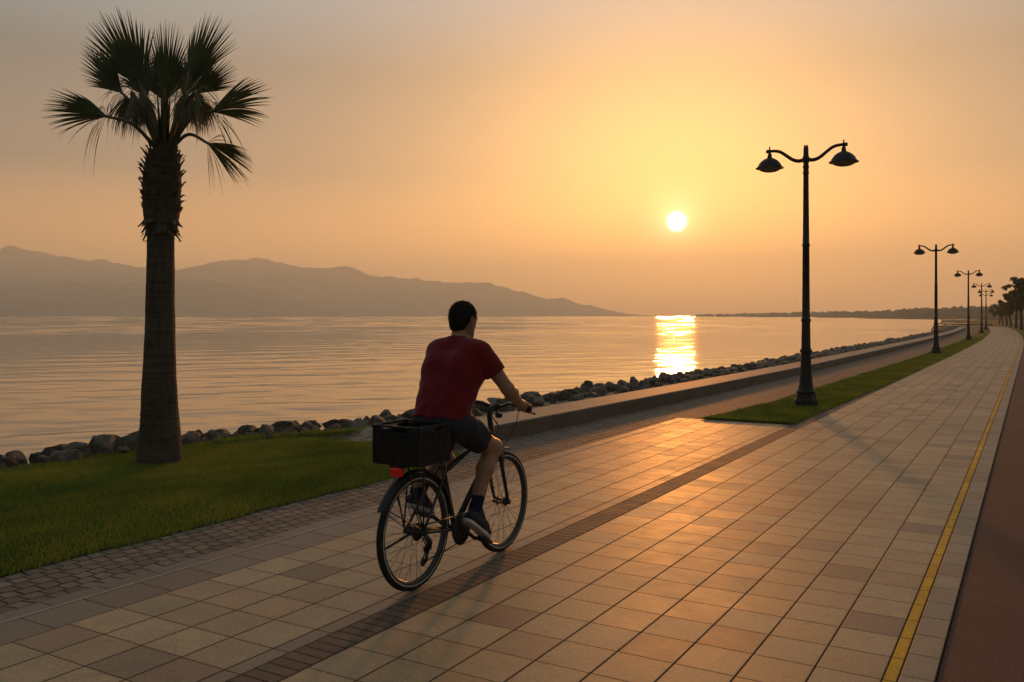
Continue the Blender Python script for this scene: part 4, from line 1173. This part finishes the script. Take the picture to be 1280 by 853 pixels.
# crate on the rack
def crate():
    L, W, H = 0.315, 0.345, 0.225; x0 = -0.185
    root = empty('crate', Vector((RW.x, RW.y, 0)) + Matrix.Rotation(BZ, 3, 'Z') @ Vector((x0 + L / 2, 0, RKZ + 0.006)), BZ)
    tag(root, 'black ribbed plastic crate resting on the bicycle rear rack', 'crate')
    m = simple_mat('black_crate_plastic', (0.006, 0.0065, 0.008), 0.55, 0.3, var=0.2, scale=20)
    sh = MB(); t_ = 0.006
    sh.box((0, 0, 0.006), (L - 0.02, W - 0.02, 0.012), None, 0.003)
    def side(cx, cy, ln, axis):
        def b(u, z, du, dz, out=0.0, th=t_):
            if axis == 'x': sh.box((cx + u, cy + out * (1 if cy > 0 else -1), z), (du, th, dz), None, 0.0015)
            else: sh.box((cx + out * (1 if cx > 0 else -1), cy + u, z), (th, du, dz), None, 0.0015)
        b(0, 0.045, ln, 0.07); b(0, H - 0.055, ln, 0.02)
        b(0, 0.125, ln, 0.014)
        n = 13
        for k in range(n): b(-ln / 2 + ln * (k + 0.5) / n, H / 2 - 0.005, 0.011, H - 0.05, 0.003, t_ + 0.004)
        for s in (-1, 1): b(s * ln * 0.37, H - 0.033, ln * 0.26, 0.046)                # leaves a hand hole in the middle
        b(0, 0.165, ln, 0.010)
        b(0, 0.10, ln - 0.02, 0.17, 0.0035, 0.003)
    side(0, W / 2 - t_, L - 0.012, 'x'); side(0, -W / 2 + t_, L - 0.012, 'x'); side(L / 2 - t_, 0, W - 0.012, 'y'); side(-L / 2 + t_, 0, W - 0.012, 'y')
    for sx in (-1, 1):
        for sy in (-1, 1): sh.box((sx * (L / 2 - 0.012), sy * (W / 2 - 0.012), H / 2), (0.028, 0.028, H - 0.004), None, 0.006)
    sh.build('crate_walls', m, root)
    rm = MB()
    for s in (-1, 1):
        rm.box((0, s * (W / 2 - 0.003), H + 0.002), (L + 0.012, 0.018, 0.014), None, 0.004)
        rm.box((s * (L / 2 - 0.003), 0, H + 0.0025), (0.018, W - 0.014, 0.0135), None, 0.004)
    rm.build('rim', m, root)
crate()

# ================================================================== CYCLIST (signed-distance body in the bicycle's frame)
def surface_nets(D, origin, h):
    s = D < 0
    nx, ny, nz = D.shape
    cnt = np.zeros((nx - 1, ny - 1, nz - 1), np.uint8); acc = np.zeros((nx - 1, ny - 1, nz - 1, 3), np.float32)
    offs = [(0, 0, 0), (1, 0, 0), (0, 1, 0), (0, 0, 1), (1, 1, 0), (1, 0, 1), (0, 1, 1), (1, 1, 1)]
    mixed = np.zeros_like(cnt)
    for o in offs: mixed += s[o[0]:nx - 1 + o[0], o[1]:ny - 1 + o[1], o[2]:nz - 1 + o[2]]
    I = np.argwhere((mixed > 0) & (mixed < 8))
    P = np.zeros((len(I), 3)); C = np.zeros(len(I))
    val = {o: D[I[:, 0] + o[0], I[:, 1] + o[1], I[:, 2] + o[2]] for o in offs}
    for a in offs:
        for ax in range(3):
            if a[ax]: continue
            b = tuple(a[i] + (1 if i == ax else 0) for i in range(3))
            va, vb = val[a], val[b]; k = (va < 0) != (vb < 0)
            t = va[k] / (va[k] - vb[k]); q = np.tile(np.array(a, float), (k.sum(), 1)); q[:, ax] += t
            P[k] += q; C[k] += 1
    V = (I + P / C[:, None]) * h + np.asarray(origin)
    idx = -np.ones((nx - 1, ny - 1, nz - 1), np.int64); idx[I[:, 0], I[:, 1], I[:, 2]] = np.arange(len(I))
    Fs = []
    for ax in range(3):
        sl = [slice(1, -1)] * 3; sl[ax] = slice(0, -1); sh = list(sl); sh[ax] = slice(1, None)
        A, B = s[tuple(sl)], s[tuple(sh)]
        E = np.argwhere(A != B); inside = A[E[:, 0], E[:, 1], E[:, 2]]
        base = E + np.array([0 if i == ax else 1 for i in range(3)])
        u, w = (ax + 1) % 3, (ax + 2) % 3
        du = np.zeros(3, int); du[u] = 1; dw = np.zeros(3, int); dw[w] = 1
        g = lambda q: idx[q[:, 0], q[:, 1], q[:, 2]]
        quad = np.stack([g(base - du - dw), g(base - dw), g(base), g(base - du)], 1)
        quad[~inside] = quad[~inside][:, ::-1]
        Fs.append(quad)
    Fq = np.concatenate(Fs); Fq = Fq[(Fq >= 0).all(1)]
    return V, Fq

def sdf_mesh(name, prims, mat, parent, h=0.006, wrinkle=None, smooth=True):
    """prims: dict(a,b,ra,rb | ell c,r,M ; k ; clip=[(point,normal)] ; op 'add'/'sub')"""
    lo = np.full(3, 1e9); hi = np.full(3, -1e9)
    for p in prims:
        if p.get('op') == 'sub': continue
        if 'c' in p: m_ = max(p['r']); pts = [np.array(p['c']) - m_, np.array(p['c']) + m_]
        else: m_ = max(p['ra'], p['rb']); pts = [np.minimum(p['a'], p['b']) - m_, np.maximum(p['a'], p['b']) + m_]
        lo = np.minimum(lo, pts[0]); hi = np.maximum(hi, pts[1])
    lo -= 0.05; hi += 0.05
    n = np.ceil((hi - lo) / h).astype(int) + 1
    ax = [lo[i] + np.arange(n[i]) * h for i in range(3)]
    D = np.full(n, 0.5, np.float32)
    for p in prims:
        k = p.get('k', 0.02)
        if 'c' in p: mg = max(p['r']) + 0.04 + k; bl, bh = np.array(p['c']) - mg, np.array(p['c']) + mg
        else: mg = max(p['ra'], p['rb']) + 0.04 + k; bl, bh = np.minimum(p['a'], p['b']) - mg, np.maximum(p['a'], p['b']) + mg
        i0 = np.maximum(((bl - lo) / h).astype(int), 0); i1 = np.minimum(((bh - lo) / h).astype(int) + 2, n)
        if (i1 <= i0).any(): continue
        X, Y, Z = np.meshgrid(ax[0][i0[0]:i1[0]], ax[1][i0[1]:i1[1]], ax[2][i0[2]:i1[2]], indexing='ij')
        Q = np.stack([X, Y, Z], -1)
        if 'c' in p:
            q = Q - np.array(p['c']); Mr = p.get('M')
            if Mr is not None: q = q @ np.array(Mr)             # columns = local axes
            r = np.array(p['r']); k0 = np.linalg.norm(q / r, axis=-1); k1 = np.linalg.norm(q / (r * r), axis=-1)
            d = k0 * (k0 - 1.0) / np.maximum(k1, 1e-6)
        else:
            a, b = np.array(p['a'], float), np.array(p['b'], float); ba = b - a; L2 = max(ba @ ba, 1e-9)
            t = np.clip(((Q - a) @ ba) / L2, 0, 1)
            d = np.linalg.norm(Q - a - t[..., None] * ba, axis=-1) - (p['ra'] + (p['rb'] - p['ra']) * t)
        for (cp, cn) in p.get('clip', ()):
            cn = np.array(cn, float); cn /= np.linalg.norm(cn); d = np.maximum(d, (Q - np.array(cp)) @ cn)
        sl = tuple(slice(i0[i], i1[i]) for i in range(3)); E = D[sl]
        if p.get('op') == 'sub':
            D[sl] = np.maximum(E, -d)
        else:
            hh = np.clip(0.5 + 0.5 * (E - d) / k, 0, 1); D[sl] = (E * (1 - hh) + d * hh - k * hh * (1 - hh)).astype(np.float32)
    if wrinkle is not None:
        X, Y, Z = np.meshgrid(*ax, indexing='ij'); D = D + wrinkle(X, Y, Z).astype(np.float32)
    V, Fq = surface_nets(D, lo, h)
    return link(name, np_mesh(name, V, Fq, smooth=smooth), parent, [mat])

def rc(a, b, ra, rb, k=0.02, **kw): return dict(a=tuple(a), b=tuple(b), ra=ra, rb=rb, k=k, **kw)
def el(c, r, M=None, k=0.02, **kw): return dict(c=tuple(c), r=tuple(r), M=M, k=k, **kw)

def two_bone(a, b, l1, l2, fwd):
    a, b, fwd = Vector(a), Vector(b), Vector(fwd); d = b - a; L = min(d.length, l1 + l2 - 1e-3); u = d.normalized()
    x = (l1 * l1 - l2 * l2 + L * L) / (2 * L); y = math.sqrt(max(l1 * l1 - x * x, 0)); f = (fwd - u * fwd.dot(u)).normalized()
    return a + u * x + f * y

def cyclist():
    skin_m, t = material('skin')
    c = t.coords('Object'); a = t.noise(c, 9, 3); b = t.noise(c, 120, 2)
    col = t.mix(t.mr(a, 0.3, 0.7, 0, 1), (0.28, 0.145, 0.085), (0.34, 0.18, 0.11))
    principled(t, col, t.mr(b, 0.3, 0.7, 0.42, 0.58), t.bump(b, 0.12, 0.004), 0.45, Subsurface_Weight=0.08, Subsurface_Scale=0.01)
    # joints
    hipR, hipL = Vector((0.29, -0.09, 0.985)), Vector((0.29, 0.09, 0.985))
    pdR, pdL = PED[-1], PED[1]
    toeR = pdR + Vector((0.035, -0.004, 0.046)); fdR = Vector((0.80, -0.06, -0.56)).normalized()
    ballR = toeR - fdR * 0.055; heelR = ballR - fdR * 0.165; ankR = heelR + fdR * 0.035 + Vector((0.035, 0.004, 0.075))
    ballL = pdL + Vector((0.01, 0, 0.058)); fdL = Vector((0.93, 0.06, -0.34)).normalized()
    toeL = ballL + fdL * 0.06; heelL = ballL - fdL * 0.165; ankL = heelL + fdL * 0.035 + Vector((0.02, -0.004, 0.08))
    kneeR = two_bone(hipR, ankR, 0.43, 0.405, (1, -0.12, 0.1)); kneeL = two_bone(hipL, ankL, 0.43, 0.405, (1, 0.15, 0.2))
    shR, shL = Vector((0.462, -0.182, 1.415)), Vector((0.478, 0.160, 1.415))
    neck = Vector((0.487, 0, 1.462))
    grR, grL = Vector((0.829, -0.293, 1.037)), Vector((0.829, 0.293, 1.037))
    wrR, wrL = grR + Vector((-0.066, 0.004, 0.034)), grL + Vector((-0.066, -0.004, 0.034))
    elR = two_bone(shR, wrR, 0.285, 0.245, (-0.15, -0.75, -0.75)); elL = two_bone(shL, wrL, 0.285, 0.245, (-0.15, 0.75, -0.75))
    print('joints', 'kneeR', kneeR[:], 'elR', elR[:], 'ankR', ankR[:])
    # torso
    def torso(g=0.0):
        out = []
        for s in (-1, 1):
            out += [rc((0.275, s * 0.060, 0.985), (0.328, s * 0.052, 1.13), 0.108 + g, 0.094 + g, 0.06),
                    rc((0.328, s * 0.052, 1.13), (0.405, s * 0.074, 1.30), 0.098 + g, 0.110 + g, 0.06),
                    rc((0.405, s * 0.078, 1.30), (0.450, s * 0.105, 1.395), 0.108 + g, 0.078 + g, 0.06),
                    rc((0.470, s * 0.03, 1.452), (0.465, s * 0.145, 1.42), 0.055 + g, 0.050 + g, 0.05)]
        return out
    # head
    hy = R(-5)
    hx = Vector((math.cos(hy), math.sin(hy), -0.10)).normalized(); hyv = Vector((0, 0, 1)).cross(hx).normalized(); hz = hx.cross(hyv)
    HM = np.array([hx, hyv, hz]).T; hc = Vector((0.528, -0.004, 1.624))
    def hp(x, y, z): return hc + hx * x + hyv * y + hz * z
    head = [el(hp(-0.012, 0, 0.025), (0.098, 0.077, 0.088), HM, 0.03), el(hp(0.025, 0, -0.02), (0.070, 0.062, 0.088), HM, 0.03),
            rc(hp(0.02, 0, -0.06), hp(0.068, 0, -0.098), 0.05, 0.022, 0.03),
            rc(hp(-0.01, 0.045, -0.05), hp(0.055, 0.018, -0.098), 0.022, 0.018, 0.03), rc(hp(-0.01, -0.045, -0.05), hp(0.055, -0.018, -0.098), 0.022, 0.018, 0.03),
            rc(hp(0.088, 0, 0.01), hp(0.112, 0, -0.030), 0.008, 0.013, 0.012),                       # nose
            rc(hp(0.084, 0.04, 0.018), hp(0.094, -0.0, 0.022), 0.009, 0.009, 0.015), rc(hp(0.084, -0.04, 0.018), hp(0.094, 0, 0.022), 0.009, 0.009, 0.015),   # brow
            el(hp(0.082, 0.031, 0.0), (0.011, 0.014, 0.010), HM, 0.004), el(hp(0.082, -0.031, 0.0), (0.011, 0.014, 0.010), HM, 0.004),                    # eyelids
            rc(hp(0.089, 0.018, -0.058), hp(0.092, -0.018, -0.058), 0.007, 0.007, 0.006), rc(hp(0.087, 0.016, -0.068), hp(0.089, -0.016, -0.068), 0.0075, 0.0075, 0.006)]  # lips
    for s in (-1, 1):
        head += [el(hp(-0.008, s * 0.078, -0.012), (0.018, 0.009, 0.032), HM, 0.006), rc(hp(-0.016, s * 0.084, 0.012), hp(-0.004, s * 0.080, -0.04), 0.009, 0.007, 0.006)]
    nk = [rc(neck - Vector((0.01, 0, 0.03)), hp(-0.022, 0, -0.055), 0.064, 0.056, 0.03)]
    # arms
    def arm(sh, elb, wr, s):
        mid = sh.lerp(elb, 0.45); fm = elb.lerp(wr, 0.3)
        return [rc(sh, mid, 0.058, 0.050, 0.03), rc(mid, elb, 0.050, 0.041, 0.025), rc(elb, fm, 0.041, 0.044, 0.025), rc(fm, wr, 0.044, 0.0285, 0.025)]
    def hand(gr, wr, s):
        axg = Vector((-0.393, s * 0.92, -0.105)).normalized()         # outwards along the grip
        fw = Vector((0.92, s * 0.39, 0)).normalized(); fw = (fw - axg * fw.dot(axg)).normalized(); up = Vector((0, 0, 1)); up = (up - axg * up.dot(axg) - fw * up.dot(fw)).normalized()
        out = [rc(wr, wr.lerp(gr, 0.45) + up * 0.012, 0.027, 0.026, 0.02)]
        lens = (1.0, 1.08, 1.02, 0.85)
        for i in range(4):                                            # index (inner) .. little (outer)
            A = gr + axg * (-0.030 + 0.0205 * i); l = lens[i]
            mcp = A + up * 0.026 - fw * 0.008; pip = A + fw * (0.030 * l) + up * 0.016; dip = A + fw * (0.030 * l) - up * 0.014; tip = A + fw * 0.012 - up * 0.029
            out += [rc(wr.lerp(A, 0.35), mcp, 0.021, 0.0135, 0.014), rc(A - fw * 0.022, mcp, 0.014, 0.012, 0.012),
                    rc(mcp, pip, 0.0105, 0.0098, 0.004), rc(pip, dip, 0.0098, 0.0088, 0.004), rc(dip, tip, 0.0088, 0.0078, 0.004)]
        B = gr - axg * 0.045
        th0, th1, th2 = wr.lerp(gr, 0.45) - axg * 0.022 - up * 0.004, B - fw * 0.012 - up * 0.022, B + fw * 0.022 - up * 0.020
        out += [rc(th0, th1, 0.017, 0.0115, 0.012), rc(th1, th2, 0.0115, 0.0088, 0.005)]
        return out
    def leg(hip, knee, ank, s):
        mid = hip.lerp(knee, 0.5); cb_ = knee.lerp(ank, 0.32) + Vector((-0.022, 0, -0.006)); lo = knee.lerp(ank, 0.72) + Vector((-0.004, 0, 0))
        return [rc(hip, mid, 0.094, 0.080, 0.05), rc(mid, knee, 0.080, 0.059, 0.04), el(knee + Vector((0.012, 0, 0.0)), (0.056, 0.052, 0.056), None, 0.03),
                rc(knee, cb_, 0.053, 0.056, 0.03), rc(cb_, lo, 0.056, 0.039, 0.03), rc(lo, ank, 0.039, 0.035, 0.025)]
    def foot(heel, ball, toe, ank):
        return [rc(ank, heel + Vector((0.02, 0, 0.012)), 0.034, 0.030, 0.02), rc(ank, ball, 0.032, 0.026, 0.025), rc(heel + Vector((0.005, 0, 0)), ball, 0.026, 0.028, 0.02), rc(ball, toe, 0.028, 0.018, 0.015)]
    body = torso() + nk + head
    body += arm(shR, elR, wrR, -1) + arm(shL, elL, wrL, 1) + leg(hipR, kneeR, ankR, -1) + leg(hipL, kneeL, ankL, 1)
    body += foot(heelR, ballR, toeR, ankR) + foot(heelL, ballL, toeL, ankL) + hand(grR, wrR, -1) + hand(grL, wrL, 1)
    man = sdf_mesh('person', body, skin_m, None, 0.0052)
    man.location = RW; man.rotation_euler = (0, 0, BZ)
    tag(man, 'man in dark red t-shirt and dark shorts riding the bicycle, seen from behind', 'person')
    # eyes
    # hair: cap over the skull, cropped short
    hair_m, t = material('short_dark_hair'); c = t.coords('Object'); a = t.noise(c, 160, 3, 0.7)
    principled(t, t.mix(a, (0.008, 0.006, 0.005), (0.026, 0.019, 0.014)), 0.7, t.bump(a, 1.0, 0.008), 0.3)
    hr = [el(hp(-0.014, 0, 0.030), (0.101, 0.0800, 0.0905), HM, 0.02, clip=[(hp(0.055, 0, 0.03), hx * 1.0 - hz * 0.75), (hp(0, 0, -0.055), -hz)]),
          el(hp(-0.045, 0, -0.02), (0.064, 0.063, 0.074), HM, 0.02, clip=[(hp(-0.012, 0, 0), hx), (hp(0, 0, -0.085), -hz)]),
          rc(hp(0.014, 0.070, 0.02), hp(0.012, 0.070, -0.020), 0.010, 0.006, 0.006), rc(hp(0.014, -0.070, 0.02), hp(0.012, -0.070, -0.020), 0.010, 0.006, 0.006)]
    def fuzz(X, Y, Z): return 0.0032 * np.sin(X * 310 + 3 * np.sin(Y * 140)) * np.sin(Y * 290 + 2 * np.sin(Z * 170)) + 0.0025 * np.sin(Z * 420 + X * 200)
    ho = sdf_mesh('hair', hr, hair_m, man, 0.0045, fuzz)
    me = ho.data; nv = len(me.vertices); co = np.empty(nv * 3); no = np.empty(nv * 3)
    me.vertices.foreach_get('co', co); me.vertices.foreach_get('normal', no); co = co.reshape(-1, 3); no = no.reshape(-1, 3)
    hg = np.random.default_rng(8); pick = hg.integers(0, nv, 6500)
    p = co[pick]; d = no[pick] * hg.uniform(0.5, 1.0, (6500, 1)) + hg.normal(0, 0.45, (6500, 3)) + np.array([0, 0, -0.35])
    d = d / np.linalg.norm(d, axis=1)[:, None]; sd_ = np.cross(d, hg.normal(0, 1, (6500, 3))); sd_ /= np.linalg.norm(sd_, axis=1)[:, None]
    ln = hg.uniform(0.005, 0.014, (6500, 1)); w_ = 0.0013
    SV = np.stack([p - sd_ * w_ - no[pick] * 0.002, p + sd_ * w_ - no[pick] * 0.002, p + d * ln], 1).reshape(-1, 3)
    bm = bmesh.new(); bm.from_mesh(me); vs_ = [bm.verts.new(q) for q in SV]
    for k in range(0, len(vs_), 3): bm.faces.new(vs_[k:k + 3])
    bm.to_mesh(me); bm.free()
    # t-shirt
    shirt_m, t = material('dark_red_cotton'); c = t.coords('Object'); a = t.noise(c, 7, 4, 0.6); w = t.noise(c, 500, 1)
    principled(t, t.mix(t.mr(a, 0.3, 0.7, 0, 1), (0.13, 0.007, 0.011), (0.175, 0.010, 0.014)), 0.88, t.bump(t.m('ADD', t.m('MULTIPLY', w, 0.3), a), 0.35, 0.006), 0.2, Sheen_Weight=0.22, Sheen_Roughness=0.4)
    td = Vector((0.20, 0, 0.47)).normalized()
    hem = Vector((0.282, 0, 0.990))
    sh_ = []
    for p in torso(0.014):
        p = dict(p); p['clip'] = [(tuple(hem), tuple(-td))]; sh_.append(p)
    for s in (-1, 1):   # loose cloth at the hem and over the belly
        sh_.append(rc((0.270, s * 0.061, 0.950), (0.336, s * 0.054, 1.15), 0.130, 0.108, 0.06, clip=[(tuple(hem), tuple(-td))]))
    for s in (-1, 1):
        sh_.append(rc((0.468, s * 0.125, 1.375), (0.375, s * 0.105, 1.20), 0.088, 0.088, 0.06))
    for (sh, elb) in ((shR, elR), (shL, elL)):
        d = (elb - sh).normalized(); e = sh + d * 0.165
        sh_.append(rc(sh, sh + d * 0.20, 0.072, 0.067, 0.035, clip=[(tuple(e), tuple(d))]))
    sh_.append(rc(neck - Vector((0.016, 0, 0.04)), neck + Vector((0.004, 0, 0.022)), 0.080, 0.066, 0.035, clip=[(tuple(neck + Vector((0, 0, 0.030))), (0.25, 0, 1.0))]))
    def folds(X, Y, Z):
        u = X * 0.4 + Z
        w1 = np.sin(u * 42 + 5 * np.sin(Y * 9 + 1.0) + 2.0 * np.sin(X * 11))
        w2 = np.sin(Y * 55 + 4 * np.sin(Z * 13) + X * 20)
        low = np.clip((1.30 - Z) / 0.28, 0.15, 1)
        return (0.0042 * w1 * low + 0.0024 * w2 * low + 0.003 * np.sin(Z * 30 + X * 34 + 6 * np.sin(Y * 12)) * low) * np.clip((Z - 1.0) / 0.08, 0.15, 1)
    sdf_mesh('t_shirt', sh_, shirt_m, man, 0.0058, folds)
    # shorts
    short_m, t = material('dark_shorts_cloth'); c = t.coords('Object'); a = t.noise(c, 9, 4, 0.6); w = t.noise(c, 450, 1)
    principled(t, t.mix(a, (0.016, 0.019, 0.026), (0.026, 0.030, 0.040)), 0.8, t.bump(t.m('ADD', t.m('MULTIPLY', w, 0.3), a), 0.4, 0.006), 0.25)
    so = []
    for s in (-1, 1):
        so.append(rc((0.268, s * 0.060, 0.972), (0.317, s * 0.054, 1.09), 0.121, 0.107, 0.06, clip=[((0.315, 0, 1.085), tuple(td))]))
    for hip, kn in ((hipR, kneeR), (hipL, kneeL)):
        d = (kn - hip).normalized(); e = hip + d * 0.285
        so.append(rc(hip, hip + d * 0.36, 0.108, 0.088, 0.05, clip=[(tuple(e), tuple(d + Vector((0.0, 0, 0.12))))]))
    def sfold(X, Y, Z): return 0.0035 * np.sin(X * 48 + 4 * np.sin(Z * 15) + Y * 22) * np.clip((X - 0.25) / 0.2, 0.2, 1)
    sdf_mesh('shorts', so, short_m, man, 0.0058, sfold)
    # socks and shoes
    sock_m = simple_mat('navy_sock', (0.012, 0.014, 0.032), 0.9, 0.15, var=0.2, scale=60, bump=0.3, bscale=200)
    shoe_m = simple_mat('dark_shoe', (0.018, 0.020, 0.034), 0.65, 0.3, var=0.3, scale=40, bump=0.3, bscale=120)
    sole_m = simple_mat('pale_sole', (0.52, 0.49, 0.44), 0.6, 0.4, var=0.12, scale=30)
    for kn, ank, heel, ball, toe, fd in ((kneeR, ankR, heelR, ballR, toeR, fdR), (kneeL, ankL, heelL, ballL, toeL, fdL)):
        top = ank.lerp(kn, 0.20); ax_ = (kn - ank).normalized()
        sdf_mesh('sock', [rc(ank - Vector((0, 0, 0.01)), ank.lerp(kn, 0.30), 0.0405, 0.043, 0.02, clip=[(tuple(top), tuple(ax_))]), rc(ank, heel + Vector((0.02, 0, 0.012)), 0.039, 0.033, 0.02)], sock_m, man, 0.005)
        lat = Vector((0, 0, 1)).cross(fd).normalized(); upn = fd.cross(lat).normalized()
        M = np.array([fd, lat, upn]).T
        cut = ((ank + fd * 0.0 + upn * 0.005), (upn - fd * 0.25).normalized())
        shoe = sdf_mesh('shoe', [rc(heel + upn * 0.008, ball + upn * 0.004, 0.037, 0.037, 0.02, clip=[(tuple(heel - upn * 0.018), tuple(-upn))]), rc(ball, toe + fd * 0.006, 0.038, 0.026, 0.02, clip=[(tuple(heel - upn * 0.018), tuple(-upn))]),
                                 rc(heel + fd * 0.01 + upn * 0.01, heel + fd * 0.03 + upn * 0.045, 0.037, 0.036, 0.02, clip=[tuple(map(tuple, cut))]), rc(ank + fd * 0.03, ball + upn * 0.01, 0.034, 0.032, 0.03, clip=[tuple(map(tuple, cut))])], shoe_m, man, 0.0045)
        sb = heel - upn * 0.030
        sdf_mesh('sole', [rc(sb, ball - upn * 0.030, 0.040, 0.043, 0.01, clip=[(tuple(sb + upn * 0.013), tuple(upn)), (tuple(sb - upn * 0.010), tuple(-upn))]),
                          rc(ball - upn * 0.030, toe - upn * 0.030 + fd * 0.008, 0.043, 0.033, 0.01, clip=[(tuple(sb + upn * 0.013), tuple(upn)), (tuple(sb - upn * 0.010), tuple(-upn))])], sole_m, shoe, 0.0045)
cyclist()

# ================================================================== HAZE
def haze():
    bm = bmesh.new(); bmesh.ops.create_cube(bm, size=1.0)
    X = 10400.0; top, bot = 350.0, WATER_Z - 5.5
    for v in bm.verts: v.co = Vector((v.co.x * X, v.co.y * X, (v.co.z + 0.5) * (top - bot) + bot))
    me = bpy.data.meshes.new('haze'); bm.to_mesh(me); bm.free()
    m, t = material('haze_air')
    pv = t.n('ShaderNodeVolumePrincipled'); pv.inputs['Color'].default_value = (0.82, 0.95, 0.91, 1); pv.inputs['Density'].default_value = HAZE_DENSITY; pv.inputs['Anisotropy'].default_value = 0.33
    o = t.n('ShaderNodeOutputMaterial'); t.t.links.new(pv.outputs[0], o.inputs['Volume'])
    link('haze', me, None, [m])['kind'] = 'stuff'
haze()
